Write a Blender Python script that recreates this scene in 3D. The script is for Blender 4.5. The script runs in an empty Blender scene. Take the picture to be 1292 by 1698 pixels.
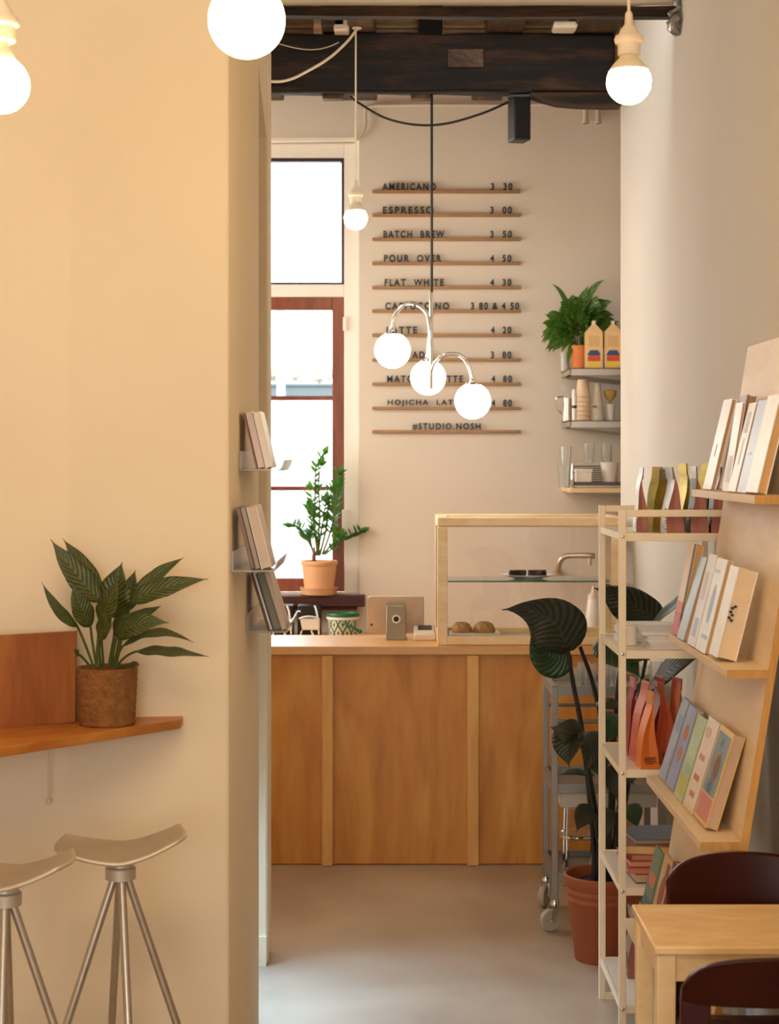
import bpy, math, random
from mathutils import Vector, Matrix
random.seed(7)
SC = bpy.context.scene
COL = SC.collection
R = math.radians
# ---------------------------------------------------------------- camera, world, lights, exposure
F, CX, HY, H = 3000.0, 646.0, 760.0, 1.75       # focal length in px of 1292x1698, vanishing point, eye height
def W(px, py, D):
    return Vector(((px-CX)*D/F, D, H-(py-HY)*D/F))
def sl(c):
    return tuple(((x/255)/12.92 if x/255 <= .04045 else ((x/255+.055)/1.055)**2.4) for x in c)

cam = bpy.data.cameras.new('camera'); camo = bpy.data.objects.new('camera', cam); COL.objects.link(camo)
camo.location = (0, 0, H); camo.rotation_euler = (R(90), 0, 0)
cam.sensor_fit = 'VERTICAL'; cam.sensor_height = 36; cam.lens = F/1698*36
cam.shift_y = -(849-HY)/1698; cam.clip_start = .05
cam.dof.use_dof = True; cam.dof.focus_distance = 5.6; cam.dof.aperture_fstop = 6.3
SC.camera = camo
SC.view_settings.view_transform = 'Standard'; SC.view_settings.look = 'None'
SC.view_settings.gamma = 1; SC.view_settings.use_curve_mapping = False
SC.view_settings.exposure = 0.52
SC.cycles.max_bounces = 10; SC.cycles.diffuse_bounces = 6; SC.cycles.transparent_max_bounces = 16
SC.cycles.sample_clamp_indirect = 6; SC.cycles.use_denoising = True; SC.cycles.caustics_refractive = False; SC.cycles.caustics_reflective = False

wd = bpy.data.worlds.new('daylight'); SC.world = wd; wd.use_nodes = True
bg = wd.node_tree.nodes['Background']; bg.inputs[0].default_value = (.86, .93, 1, 1); bg.inputs[1].default_value = 5.0
def area(name, loc, target, sx, sy, power, col):
    l = bpy.data.lights.new(name, 'AREA'); l.shape = 'RECTANGLE'; l.size = sx; l.size_y = sy; l.energy = power; l.color = col
    o = bpy.data.objects.new(name, l); COL.objects.link(o); o.location = loc
    o.rotation_euler = (Vector(target)-Vector(loc)).to_track_quat('-Z', 'Y').to_euler(); return l
area('assumed_shopfront_daylight', (-.9, -2.85, 1.9), (-.6, 4, 1.8), 3.0, 2.4, 8, (1, .86, .66))  # added lamp for soft front light, the shopfront window is assumed and unseen
area('front_warm_fill', (-.9, 1.4, 3.36), (-.8, 4.2, 2.2), 1.6, .8, 22, (1, .74, .44))  # added warm fill for the left wall, no lamps hang here
area('back_window_daylight', (-.9, 11.6, 5.2), (-.2, 8.4, 1.2), 2.6, 2.0, 240, (.92, .96, 1))
sd = area('side_floor_fill', (-.82, 5.88, .8), (-.3, 5.72, 0), .5, .5, 5, (.42, .68, 1)); sd.spread = R(95)  # added low lamp for the cool floor patch, a side door is only assumed
area('back_wall_fill', (-2.3, 8.7, 2.2), (.6, 9.6, 1.9), 1.6, 1.4, 44, (1, .95, .86))  # added fill to lift the back wall, there is no window on this side
GLOW = 60.0
GLOBE = 12.0

# ---------------------------------------------------------------- materials
def new_mat(name):
    m = bpy.data.materials.new(name); m.use_nodes = True
    nt = m.node_tree; return m, nt, nt.nodes['Principled BSDF']
def mat(name, c, rough=.5, metal=0., var=.06, scale=12., bump=0., bscale=60., spec=None, coat=0.):
    m, nt, p = new_mat(name); N, L = nt.nodes, nt.links
    c = sl(c); tc = N.new('ShaderNodeTexCoord'); nz = N.new('ShaderNodeTexNoise'); nz.inputs['Scale'].default_value = scale; nz.inputs['Detail'].default_value = 4
    L.new(tc.outputs['Object'], nz.inputs['Vector'])
    rp = N.new('ShaderNodeValToRGB'); L.new(nz.outputs['Fac'], rp.inputs['Fac'])
    rp.color_ramp.elements[0].position = .3; rp.color_ramp.elements[1].position = .7
    rp.color_ramp.elements[0].color = tuple(x*(1-var) for x in c)+(1,); rp.color_ramp.elements[1].color = tuple(min(1, x*(1+var)) for x in c)+(1,)
    L.new(rp.outputs['Color'], p.inputs['Base Color'])
    p.inputs['Roughness'].default_value = rough; p.inputs['Metallic'].default_value = metal
    if spec is not None: p.inputs['Specular IOR Level'].default_value = spec
    if coat: p.inputs['Coat Weight'].default_value = coat; p.inputs['Coat Roughness'].default_value = .15
    if bump:
        n2 = N.new('ShaderNodeTexNoise'); n2.inputs['Scale'].default_value = bscale; n2.inputs['Detail'].default_value = 6
        L.new(tc.outputs['Object'], n2.inputs['Vector'])
        b = N.new('ShaderNodeBump'); b.inputs['Strength'].default_value = bump; b.inputs['Distance'].default_value = .01
        L.new(n2.outputs['Fac'], b.inputs['Height']); L.new(b.outputs['Normal'], p.inputs['Normal'])
    return m
def wood(name, c1, c2, sc=(18, 18, 1.6), rough=.45, bump=.05, dist=3., c3=None):
    m, nt, p = new_mat(name); N, L = nt.nodes, nt.links
    tc = N.new('ShaderNodeTexCoord'); mp = N.new('ShaderNodeMapping'); mp.inputs['Scale'].default_value = sc
    L.new(tc.outputs['Object'], mp.inputs['Vector'])
    n1 = N.new('ShaderNodeTexNoise'); n1.inputs['Scale'].default_value = 1.0; n1.inputs['Detail'].default_value = 7; n1.inputs['Distortion'].default_value = dist*.35
    L.new(mp.outputs[0], n1.inputs['Vector'])
    n2 = N.new('ShaderNodeTexNoise'); n2.inputs['Scale'].default_value = 7.0; n2.inputs['Detail'].default_value = 5
    L.new(mp.outputs[0], n2.inputs['Vector'])
    mx = N.new('ShaderNodeMath'); mx.operation = 'MULTIPLY_ADD'; mx.inputs[1].default_value = .3
    L.new(n2.outputs['Fac'], mx.inputs[0]); L.new(n1.outputs['Fac'], mx.inputs[2])
    rp = N.new('ShaderNodeValToRGB'); e = rp.color_ramp.elements
    e[0].position = .42; e[1].position = .86; e[0].color = sl(c2)+(1,); e[1].color = sl(c1)+(1,)
    if c3: k = e.new(.64); k.color = sl(c3)+(1,)
    L.new(mx.outputs[0], rp.inputs['Fac']); L.new(rp.outputs['Color'], p.inputs['Base Color'])
    p.inputs['Roughness'].default_value = rough
    b = N.new('ShaderNodeBump'); b.inputs['Strength'].default_value = bump; b.inputs['Distance'].default_value = .004
    L.new(mx.outputs[0], b.inputs['Height']); L.new(b.outputs['Normal'], p.inputs['Normal'])
    return m
def glass(name, tint=(1, 1, 1), refl=1.0, rough=.02, ior=1.45, white=0.):
    m = bpy.data.materials.new(name); m.use_nodes = True; nt = m.node_tree; N, L = nt.nodes, nt.links
    for n in list(N): N.remove(n)
    out = N.new('ShaderNodeOutputMaterial'); t = N.new('ShaderNodeBsdfTransparent'); t.inputs[0].default_value = tint+(1,)
    g = N.new('ShaderNodeBsdfGlossy'); g.inputs['Roughness'].default_value = rough
    fr = N.new('ShaderNodeFresnel'); fr.inputs['IOR'].default_value = ior
    ml = N.new('ShaderNodeMath'); ml.operation = 'MULTIPLY'; ml.inputs[1].default_value = refl; L.new(fr.outputs[0], ml.inputs[0])
    mx = N.new('ShaderNodeMixShader'); L.new(ml.outputs[0], mx.inputs[0]); L.new(t.outputs[0], mx.inputs[1]); L.new(g.outputs[0], mx.inputs[2])
    last = mx
    if white:
        d = N.new('ShaderNodeBsdfDiffuse'); d.inputs[0].default_value = (.9, .9, .88, 1)
        m2 = N.new('ShaderNodeMixShader'); m2.inputs[0].default_value = white
        L.new(mx.outputs[0], m2.inputs[1]); L.new(d.outputs[0], m2.inputs[2]); last = m2
    L.new(last.outputs[0], out.inputs[0]); return m
def emit(name, c, s):
    m, nt, p = new_mat(name); p.inputs['Base Color'].default_value = (.9, .88, .84, 1)
    p.inputs['Emission Color'].default_value = c+(1,); p.inputs['Emission Strength'].default_value = s; return m
def leafmat(name, c1, c2, vein=9., rough=.32, trans=0.):
    m, nt, p = new_mat(name); N, L = nt.nodes, nt.links
    uv = N.new('ShaderNodeUVMap'); sp = N.new('ShaderNodeSeparateXYZ'); L.new(uv.outputs[0], sp.inputs[0])
    a = N.new('ShaderNodeMath'); a.operation = 'SUBTRACT'; a.inputs[1].default_value = .5; L.new(sp.outputs['Y'], a.inputs[0])
    ab = N.new('ShaderNodeMath'); ab.operation = 'ABSOLUTE'; L.new(a.outputs[0], ab.inputs[0])
    k = N.new('ShaderNodeMath'); k.operation = 'MULTIPLY_ADD'; k.inputs[1].default_value = -.5; L.new(ab.outputs[0], k.inputs[0]); L.new(sp.outputs['X'], k.inputs[2])
    s1 = N.new('ShaderNodeMath'); s1.operation = 'MULTIPLY'; s1.inputs[1].default_value = vein*6.283; L.new(k.outputs[0], s1.inputs[0])
    sn = N.new('ShaderNodeMath'); sn.operation = 'SINE'; L.new(s1.outputs[0], sn.inputs[0])
    mid = N.new('ShaderNodeMath'); mid.operation = 'LESS_THAN'; mid.inputs[1].default_value = .025; L.new(ab.outputs[0], mid.inputs[0])
    su = N.new('ShaderNodeMath'); su.operation = 'MULTIPLY_ADD'; su.inputs[1].default_value = .5; su.inputs[2].default_value = .5; L.new(sn.outputs[0], su.inputs[0])
    mxx = N.new('ShaderNodeMath'); mxx.operation = 'MAXIMUM'; L.new(su.outputs[0], mxx.inputs[0]); L.new(mid.outputs[0], mxx.inputs[1])
    nz = N.new('ShaderNodeTexNoise'); nz.inputs['Scale'].default_value = 25
    ad = N.new('ShaderNodeMath'); ad.operation = 'MULTIPLY'; L.new(mxx.outputs[0], ad.inputs[0]); L.new(nz.outputs['Fac'], ad.inputs[1])
    rp = N.new('ShaderNodeValToRGB'); rp.color_ramp.elements[0].color = sl(c1)+(1,); rp.color_ramp.elements[1].color = sl(c2)+(1,); rp.color_ramp.elements[1].position = .7
    L.new(ad.outputs[0], rp.inputs['Fac']); L.new(rp.outputs['Color'], p.inputs['Base Color'])
    p.inputs['Roughness'].default_value = rough
    if trans:
        tb = N.new('ShaderNodeBsdfTranslucent'); tb.inputs[0].default_value = sl((120, 190, 50))+(1,); mxs = N.new('ShaderNodeMixShader'); mxs.inputs[0].default_value = trans
        L.new(p.outputs[0], mxs.inputs[1]); L.new(tb.outputs[0], mxs.inputs[2]); L.new(mxs.outputs[0], N['Material Output'].inputs[0])
    b = N.new('ShaderNodeBump'); b.inputs['Strength'].default_value = .25; b.inputs['Distance'].default_value = .004; L.new(sn.outputs[0], b.inputs['Height']); L.new(b.outputs['Normal'], p.inputs['Normal'])
    return m

M = {}
M['plaster'] = mat('plaster', (242, 227, 200), .85, var=.025, scale=2.2, bump=.12, bscale=9)
M['plaster_back'] = mat('plaster_back', (226, 214, 198), .85, var=.02, scale=2, bump=.08, bscale=8)
M['plaster_white'] = mat('plaster_white', (214, 209, 200), .85, var=.03, scale=1.6, bump=.15, bscale=7)
M['ceiling'] = mat('ceiling_paint', (232, 222, 205), .9, var=.03)
M['white_paint'] = mat('white_paint', (240, 234, 224), .45, var=.02)
M['board_dark'] = wood('old_board', (206, 166, 120), (96, 68, 46), (2.5, 14, 30), .75, .4, c3=(150, 114, 80))
M['beam'] = wood('dark_beam', (70, 44, 24), (8, 5, 3), (2.2, 12, 16), .8, .6, c3=(26, 15, 8))
M['joist'] = wood('dark_joist', (112, 86, 64), (40, 28, 20), (12, 2, 14), .7, .5, c3=(74, 54, 40))
M['black'] = mat('black_plastic', (16, 14, 13), .4)
M['black_void'] = mat('flat_black', (14, 12, 11), .9)
M['rail_wood'] = wood('rail_wood', (184, 140, 92), (140, 98, 60), (3, 40, 40), .5)
M['letter'] = mat('letter_black', (26, 22, 20), .5)
M['sash'] = wood('sash_wood', (146, 80, 54), (104, 52, 34), (14, 14, 2), .35, c3=(126, 66, 44))
M['sash_dark'] = mat('sash_dark', (62, 42, 38), .4)
M['sill'] = wood('sill_wood', (84, 34, 26), (48, 18, 14), (2, 14, 14), .5)
M['ply'] = wood('counter_ply', (214, 156, 72), (180, 112, 42), (4.5, 4.5, .8), .42, .03, 6, c3=(202, 138, 58))
M['pine'] = wood('counter_pine', (228, 178, 102), (208, 150, 76), (14, 14, 2.2), .45, .03, c3=(218, 164, 90))
M['pine_x'] = wood('counter_top_pine', (222, 172, 112), (206, 152, 92), (2, 14, 14), .34, .03)
M['case'] = wood('case_wood', (246, 222, 178), (228, 194, 142), (5, 18, 12), .45, .02, c3=(238, 208, 160))
M['birch'] = wood('birch', (240, 220, 192), (228, 203, 168), (12, 3, 12), .5, .02)
M['birch_edge'] = wood('birch_edge', (220, 168, 92), (196, 140, 66), (30, 30, 3), .5, .03)
M['table'] = wood('table_wood', (250, 222, 172), (234, 194, 132), (4, 9, 4), .4, .02, 5, c3=(238, 202, 146))
M['bar'] = wood('bar_wood', (206, 138, 62), (164, 96, 36), (5, 5, 14), .4, .03, c3=(188, 118, 48))
M['splash'] = wood('splash_wood', (176, 108, 50), (128, 70, 26), (10, 10, 1.5), .45, .03, c3=(154, 88, 36))
M['basket'] = mat('basket_fibre', (140, 92, 46), .8, var=.25, scale=50, bump=.8, bscale=130)
M['terracotta'] = mat('terracotta', (152, 76, 36), .7, var=.08, scale=8)
M['peach'] = mat('peach_clay', (232, 178, 130), .7, var=.04)
M['orange_pot'] = mat('orange_pot', (214, 118, 46), .55)
M['soil'] = mat('soil', (30, 22, 18), .95, var=.4, scale=60, bump=.8)
M['chrome'] = mat('chrome', (225, 222, 218), .08, 1., var=.01)
M['steel'] = mat('brushed_steel', (200, 192, 180), .34, .9, var=.05, scale=30)
M['aluminium'] = mat('cast_aluminium', (214, 204, 186), .5, .6, var=.04, scale=40)
M['cart'] = mat('cart_steel', (152, 144, 134), .42, .8, var=.05)
M['rack'] = mat('rack_enamel', (246, 232, 206), .5, var=.02)
M['rack_shelf'] = mat('rack_shelf', (238, 230, 216), .3, var=.03)
M['chair'] = mat('chair_lacquer', (54, 10, 3), .34, var=.1, spec=.22)
M['cream'] = mat('cream_plastic', (236, 222, 200), .45)
M['white_cer'] = mat('white_ceramic', (240, 234, 226), .2)
M['cord'] = mat('cord_fabric', (236, 220, 190), .7)
M['cord_black'] = mat('cord_black', (20, 18, 17), .6)
M['glow'] = emit('bulb_glow', (1, .68, .34), GLOW)
M['globe'] = emit('globe_glow', (1, .9, .76), GLOBE)
M['glass'] = glass('clear_glass')
M['glass_thin'] = glass('thin_glassware', (.97, .98, .97), .6, white=.14)
M['glass_green'] = glass('green_edge_glass', (.72, .9, .85), 1.2, white=.06)
M['glass_edge'] = mat('glass_edge', (70, 140, 128), .2)
M['acrylic'] = glass('clear_acrylic', (.98, .98, .97), .8, .05, white=.3)
M['paper'] = mat('book_paper', (226, 204, 170), .8, var=.06, scale=40)
M['brownie'] = mat('brownie', (42, 22, 14), .8, var=.4, scale=70, bump=.7)
M['cookie'] = mat('cookie', (206, 154, 96), .85, var=.3, scale=60, bump=1., bscale=90)
M['conduit'] = mat('painted_conduit', (214, 200, 180), .6)
M['jar'] = None
M['floor'] = None
M['lily'] = leafmat('lily_leaf', (38, 50, 14), (92, 102, 40), 11, .38)
M['banana'] = leafmat('banana_leaf', (16, 26, 10), (66, 62, 40), 12, .5)
M['banana_g'] = leafmat('banana_leaf_green', (16, 44, 10), (42, 78, 28), 12, .4)
M['zz'] = leafmat('zz_leaf', (34, 92, 30), (80, 140, 56), 4, .3, .4)
M['fern'] = leafmat('fern_leaf', (34, 78, 22), (112, 150, 62), 5, .26, .15)
M['stem'] = mat('dark_stem', (24, 22, 14), .4, var=.2)
M['stem_g'] = mat('green_stem', (92, 104, 44), .5, var=.2)
M['olive'] = mat('olive_foil', (168, 146, 56), .36, .6, var=.3, scale=18)
M['silver'] = mat('silver_foil', (168, 162, 150), .38, .7, var=.25, scale=25)
M['mauve'] = mat('mauve_paper', (176, 114, 100), .6)
M['dark_olive'] = mat('dark_foil', (58, 48, 28), .35, .5)

def make_floor_mat():
    m, nt, p = new_mat('polished_concrete'); N, L = nt.nodes, nt.links
    tc = N.new('ShaderNodeTexCoord'); n1 = N.new('ShaderNodeTexNoise'); n1.inputs['Scale'].default_value = 1.4; n1.inputs['Detail'].default_value = 8; n1.inputs['Distortion'].default_value = .6
    L.new(tc.outputs['Object'], n1.inputs['Vector'])
    rp = N.new('ShaderNodeValToRGB'); e = rp.color_ramp.elements; e[0].position = .3; e[1].position = .72
    e[0].color = sl((160, 142, 120))+(1,); e[1].color = sl((196, 180, 158))+(1,); L.new(n1.outputs['Fac'], rp.inputs['Fac']); L.new(rp.outputs['Color'], p.inputs['Base Color'])
    v = N.new('ShaderNodeTexVoronoi'); v.feature = 'DISTANCE_TO_EDGE'; v.inputs['Scale'].default_value = .9; 
    n3 = N.new('ShaderNodeTexNoise'); n3.inputs['Scale'].default_value = 5; n3.inputs['Detail'].default_value = 5
    L.new(tc.outputs['Object'], n3.inputs['Vector'])
    r2 = N.new('ShaderNodeMapRange'); r2.inputs[3].default_value = .22; r2.inputs[4].default_value = .46; L.new(n3.outputs['Fac'], r2.inputs[0]); L.new(r2.outputs[0], p.inputs['Roughness'])
    b = N.new('ShaderNodeBump'); b.inputs['Strength'].default_value = .12; b.inputs['Distance'].default_value = .02; L.new(n3.outputs['Fac'], b.inputs['Height']); L.new(b.outputs['Normal'], p.inputs['Normal'])
    return m
M['floor'] = make_floor_mat()
def make_jar_mat():
    m, nt, p = new_mat('diamond_tin'); N, L = nt.nodes, nt.links
    uv = N.new('ShaderNodeUVMap'); sp = N.new('ShaderNodeSeparateXYZ'); L.new(uv.outputs[0], sp.inputs[0])
    def mth(op, a, b=None, c=None):
        n = N.new('ShaderNodeMath'); n.operation = op
        for i, x in enumerate((a, b, c)):
            if x is None: continue
            if isinstance(x, (int, float)): n.inputs[i].default_value = x
            else: L.new(x, n.inputs[i])
        return n.outputs[0]
    a = mth('MULTIPLY', sp.outputs['X'], 10.); b = mth('MULTIPLY', sp.outputs['Y'], 2.3)
    p1 = mth('PINGPONG', mth('ADD', a, b), .5); p2 = mth('PINGPONG', mth('SUBTRACT', a, b), .5)
    line = mth('LESS_THAN', mth('MINIMUM', p1, p2), .09)
    dot = mth('GREATER_THAN', mth('MINIMUM', p1, p2), .36)
    f = mth('MAXIMUM', line, dot)
    mx = N.new('ShaderNodeMix'); mx.data_type = 'RGBA'; L.new(f, mx.inputs['Factor'])
    mx.inputs[6].default_value = sl((214, 220, 196))+(1,); mx.inputs[7].default_value = sl((28, 84, 52))+(1,)
    L.new(mx.outputs[2], p.inputs['Base Color']); p.inputs['Roughness'].default_value = .35; return m
M['jar'] = make_jar_mat()
M['lid'] = mat('green_lid', (20, 100, 64), .4)
_cm = {}
def warm(c):
    l = [min(.9, x*k) for x, k in zip(sl(c), (1.06, 1.22, 1.62))]
    return tuple(int(255*(12.92*x if x < .0031308 else 1.055*x**(1/2.4)-.055)) for x in l)
def cmat(c, rough=.55, metal=0.):
    k = (tuple(c), rough, metal)
    if k not in _cm: _cm[k] = mat('colour_%02x%02x%02x' % tuple(c), c, rough, metal, var=.05, scale=20)
    return _cm[k]

# ---------------------------------------------------------------- mesh building
class MB:
    def __init__(s): s.v = []; s.f = []; s.m = []; s.uv = {}
    def face(s, idx, m=0, uv=None):
        if uv: s.uv[len(s.f)] = uv
        s.f.append(tuple(idx)); s.m.append(m)
    def add(s, pts): k = len(s.v); s.v += [Vector(p) for p in pts]; return k
    def hexa(s, p, m=0):
        k = s.add(p)
        for q in ((0, 3, 2, 1), (4, 5, 6, 7), (0, 1, 5, 4), (1, 2, 6, 5), (2, 3, 7, 6), (3, 0, 4, 7)): s.face([k+i for i in q], m)
        return s
    def box(s, x0, x1, y0, y1, z0, z1, m=0):
        return s.hexa([(x0, y0, z0), (x1, y0, z0), (x1, y1, z0), (x0, y1, z0), (x0, y0, z1), (x1, y0, z1), (x1, y1, z1), (x0, y1, z1)], m)
    def obox(s, o, a, b, c, m=0):
        o, a, b, c = map(Vector, (o, a, b, c))
        if a.cross(b).dot(c) < 0: a, b = b, a
        return s.hexa([o, o+a, o+a+b, o+b, o+c, o+a+c, o+a+b+c, o+b+c], m)
    def prism(s, poly, z0, z1, m=0):
        ar = sum(poly[i-1][0]*poly[i][1]-poly[i][0]*poly[i-1][1] for i in range(len(poly)))
        if ar < 0: poly = poly[::-1]
        n = len(poly); k = s.add([(x, y, z0) for x, y in poly]+[(x, y, z1) for x, y in poly])
        s.face([k+i for i in range(n)][::-1], m); s.face([k+n+i for i in range(n)], m)
        for i in range(n): j = (i+1) % n; s.face((k+i, k+j, k+n+j, k+n+i), m)
        return s
    def extrude(s, poly3, vec, m=0):
        n = len(poly3); vec = Vector(vec); P = [Vector(p) for p in poly3]
        nr = sum(((P[i]-P[0]).cross(P[(i+1) % n]-P[0]) for i in range(n)), Vector())
        if nr.dot(vec) < 0: P = P[::-1]
        k = s.add(P+[p+vec for p in P])
        s.face([k+i for i in range(n)][::-1], m); s.face([k+n+i for i in range(n)], m)
        for i in range(n): j = (i+1) % n; s.face((k+i, k+j, k+n+j, k+n+i), m)
        return s
    def tube(s, pts, r, n=10, m=0, closed=False, cap=True):
        P = [Vector(p) for p in pts]; N = len(P)
        rr = r if isinstance(r, (list, tuple)) else [r]*N
        T = [(P[(i+1) % N]-P[i-1] if closed else P[min(i+1, N-1)]-P[max(i-1, 0)]).normalized() for i in range(N)]
        up = Vector((0, 0, 1)) if abs(T[0].z) < .9 else Vector((1, 0, 0))
        u = (up-T[0]*up.dot(T[0])).normalized(); rings = []
        for i in range(N):
            u = (u-T[i]*u.dot(T[i])).normalized(); w = T[i].cross(u)
            rings.append(s.add([P[i]+(u*math.cos(2*math.pi*j/n)+w*math.sin(2*math.pi*j/n))*rr[i] for j in range(n)]))
        for i in range(N if closed else N-1):
            a, b = rings[i], rings[(i+1) % N]
            for j in range(n): q = (j+1) % n; s.face((a+j, a+q, b+q, b+j), m)
        if cap and not closed:
            s.face([rings[0]+j for j in range(n)][::-1], m); s.face([rings[-1]+j for j in range(n)], m)
        return s
    def lathe(s, prof, c=(0, 0, 0), n=32, m=0, cap=True):
        c = Vector(c); rings = []
        for r, z in prof:
            rings.append(s.add([c+Vector((max(r, 1e-5)*math.cos(2*math.pi*j/n), max(r, 1e-5)*math.sin(2*math.pi*j/n), z)) for j in range(n)]))
        for i in range(len(prof)-1):
            a, b = rings[i], rings[i+1]
            for j in range(n):
                q = (j+1) % n
                s.face((a+j, a+q, b+q, b+j), m, [(j/n, i/(len(prof)-1)), ((j+1)/n, i/(len(prof)-1)), ((j+1)/n, (i+1)/(len(prof)-1)), (j/n, (i+1)/(len(prof)-1))])
        if cap:
            s.face([rings[0]+j for j in range(n)][::-1], m); s.face([rings[-1]+j for j in range(n)], m)
        return s
    def ball(s, c, r, n=24, t0=-90, t1=90, m=0, sz=1., cap=True):
        k = max(6, int(n*(t1-t0)/360)); prof = [(r*math.cos(R(t0+(t1-t0)*i/k)), r*sz*math.sin(R(t0+(t1-t0)*i/k))) for i in range(k+1)]
        return s.lathe(prof, c, n, m, cap)
    def grid(s, fn, nu, nv, m=0):
        k = s.add([fn(i/nu, j/nv) for i in range(nu+1) for j in range(nv+1)])
        for i in range(nu):
            for j in range(nv):
                a = k+i*(nv+1)+j
                s.face((a, a+nv+1, a+nv+2, a+1), m, [(i/nu, j/nv), ((i+1)/nu, j/nv), ((i+1)/nu, (j+1)/nv), (i/nu, (j+1)/nv)])
        return s
    def build(s, name, mats, parent=None, bevel=0., solid=0., sub=0, origin=None, sharp=40, local=False, seg=2):
        mats = mats if isinstance(mats, (list, tuple)) else [mats]
        me = bpy.data.meshes.new(name); o = bpy.data.objects.new(name, me); COL.objects.link(o)
        V = s.v
        if parent is not None:
            o.parent = parent
            if not local:
                inv = world_of(parent).inverted(); V = [inv @ v for v in V]
        elif not local:
            if origin is None:
                xs = [v.x for v in V]; ys = [v.y for v in V]; zs = [v.z for v in V]
                origin = Vector(((min(xs)+max(xs))/2, (min(ys)+max(ys))/2, min(zs)))
            origin = Vector(origin); o.location = origin; V = [v-origin for v in V]
        me.from_pydata([tuple(v) for v in V], [], s.f)
        for mm in mats: me.materials.append(mm)
        for p, mi in zip(me.polygons, s.m): p.material_index = mi; p.use_smooth = True
        if s.uv:
            L = me.uv_layers.new(name='UVMap')
            for p in me.polygons:
                u = s.uv.get(p.index)
                if u:
                    for li, q in zip(p.loop_indices, u): L.data[li].uv = q
        me.validate(); me.update()
        me.set_sharp_from_angle(angle=R(sharp))
        if solid: md = o.modifiers.new('solid', 'SOLIDIFY'); md.thickness = solid; md.offset = 0
        if bevel: md = o.modifiers.new('bevel', 'BEVEL'); md.width = bevel; md.segments = seg; md.limit_method = 'ANGLE'; md.angle_limit = R(50)
        if sub: md = o.modifiers.new('sub', 'SUBSURF'); md.levels = sub; md.render_levels = sub
        return o
def world_of(o):
    m = Matrix.Identity(4)
    while o is not None:
        m = (Matrix.LocRotScale(o.location, o.rotation_euler, o.scale)) @ m; o = o.parent
    return m
def tag(o, label, cat, group=None, kind=None):
    o['label'] = label; o['category'] = cat
    if group: o['group'] = group
    if kind: o['kind'] = kind
    return o
def thing(name, label, cat, loc=(0, 0, 0), rotz=0., group=None):
    o = bpy.data.objects.new(name, None); COL.objects.link(o); o.empty_display_size = .05
    o.location = loc; o.rotation_euler = (0, 0, rotz); return tag(o, label, cat, group)
def struct(name, mb, m, label, cat, **k):
    o = mb.build(name, m, **k); return tag(o, label, cat, kind='structure')
def copy_tree(o, parent=None):
    c = o.copy(); COL.objects.link(c); c.parent = parent
    for ch in list(o.children): copy_tree(ch, c)
    return c
def bez(pts, n=16):
    P = [Vector(p) for p in pts]
    out = []
    for i in range(n+1):
        t = i/n; Q = P[:]
        while len(Q) > 1: Q = [Q[j].lerp(Q[j+1], t) for j in range(len(Q)-1)]
        out.append(Q[0])
    return out
def spline(pts, n=6):
    P = [Vector(p) for p in pts]; out = []
    for i in range(len(P)-1):
        a, b, c, d = P[max(i-1, 0)], P[i], P[i+1], P[min(i+2, len(P)-1)]
        for j in range(n):
            t = j/n; out.append(.5*((2*b)+(c-a)*t+(2*a-5*b+4*c-d)*t*t+(3*b-a-3*c+d)*t**3))
    return out+[P[-1]]
def leaf(mb, pts, width, nrm, fold=.15, curl=.15, wave=.0, nu=14, nv=6, peak=.75, m=0, asym=0.):
    mid = bez(pts, nu); N = Vector(nrm).normalized(); L = []
    for i, p in enumerate(mid):
        t = i/nu; T = (mid[min(i+1, nu)]-mid[max(i-1, 0)]).normalized()
        S = T.cross(N).normalized(); NN = S.cross(T).normalized()
        w = width*.5*(math.sin(math.pi*min(1, (t+.015)**peak))**.85)*(1-t**9)
        L.append((p, S, NN, max(w, width*.01)))
    def fn(u, v):
        i = min(nu, int(round(u*nu))); p, S, NN, w = L[i]; s_ = v*2-1
        return p+S*s_*w*(1+asym*s_)+NN*(abs(s_)*fold*w-s_*s_*curl*w+wave*w*math.sin(u*17+s_*2)*abs(s_))
    return mb.grid(fn, nu, nv, m)
def text_mesh(name, body, width, height, extrude, m, parent, loc, depth_axis=True):
    """upright text facing -Y: left-bottom corner at loc"""
    c = bpy.data.curves.new('t', 'FONT'); c.body = body; c.size = 1; c.extrude = .04; c.offset = .027; c.space_character = 1.3
    t = bpy.data.objects.new('t', c); COL.objects.link(t)
    dg = bpy.context.evaluated_depsgraph_get(); me = bpy.data.meshes.new_from_object(t.evaluated_get(dg))
    bpy.data.objects.remove(t); me.name = name
    xs = [v.co.x for v in me.vertices]; ys = [v.co.y for v in me.vertices]; zs = [v.co.z for v in me.vertices]
    sx = width/(max(xs)-min(xs)); sy = height/(max(ys)-min(ys)); sz = extrude/(max(zs)-min(zs)); x0, y0, z0 = min(xs), min(ys), min(zs)
    loc = Vector(loc); inv = world_of(parent).inverted() if parent else Matrix.Identity(4)
    for v in me.vertices:
        x, y, z = v.co; v.co = inv @ (loc+Vector(((x-x0)*sx, -(z-z0)*sz, (y-y0)*sy)))
    me.materials.clear(); me.materials.append(m)
    o = bpy.data.objects.new(name, me); COL.objects.link(o); o.parent = parent; return o
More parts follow.
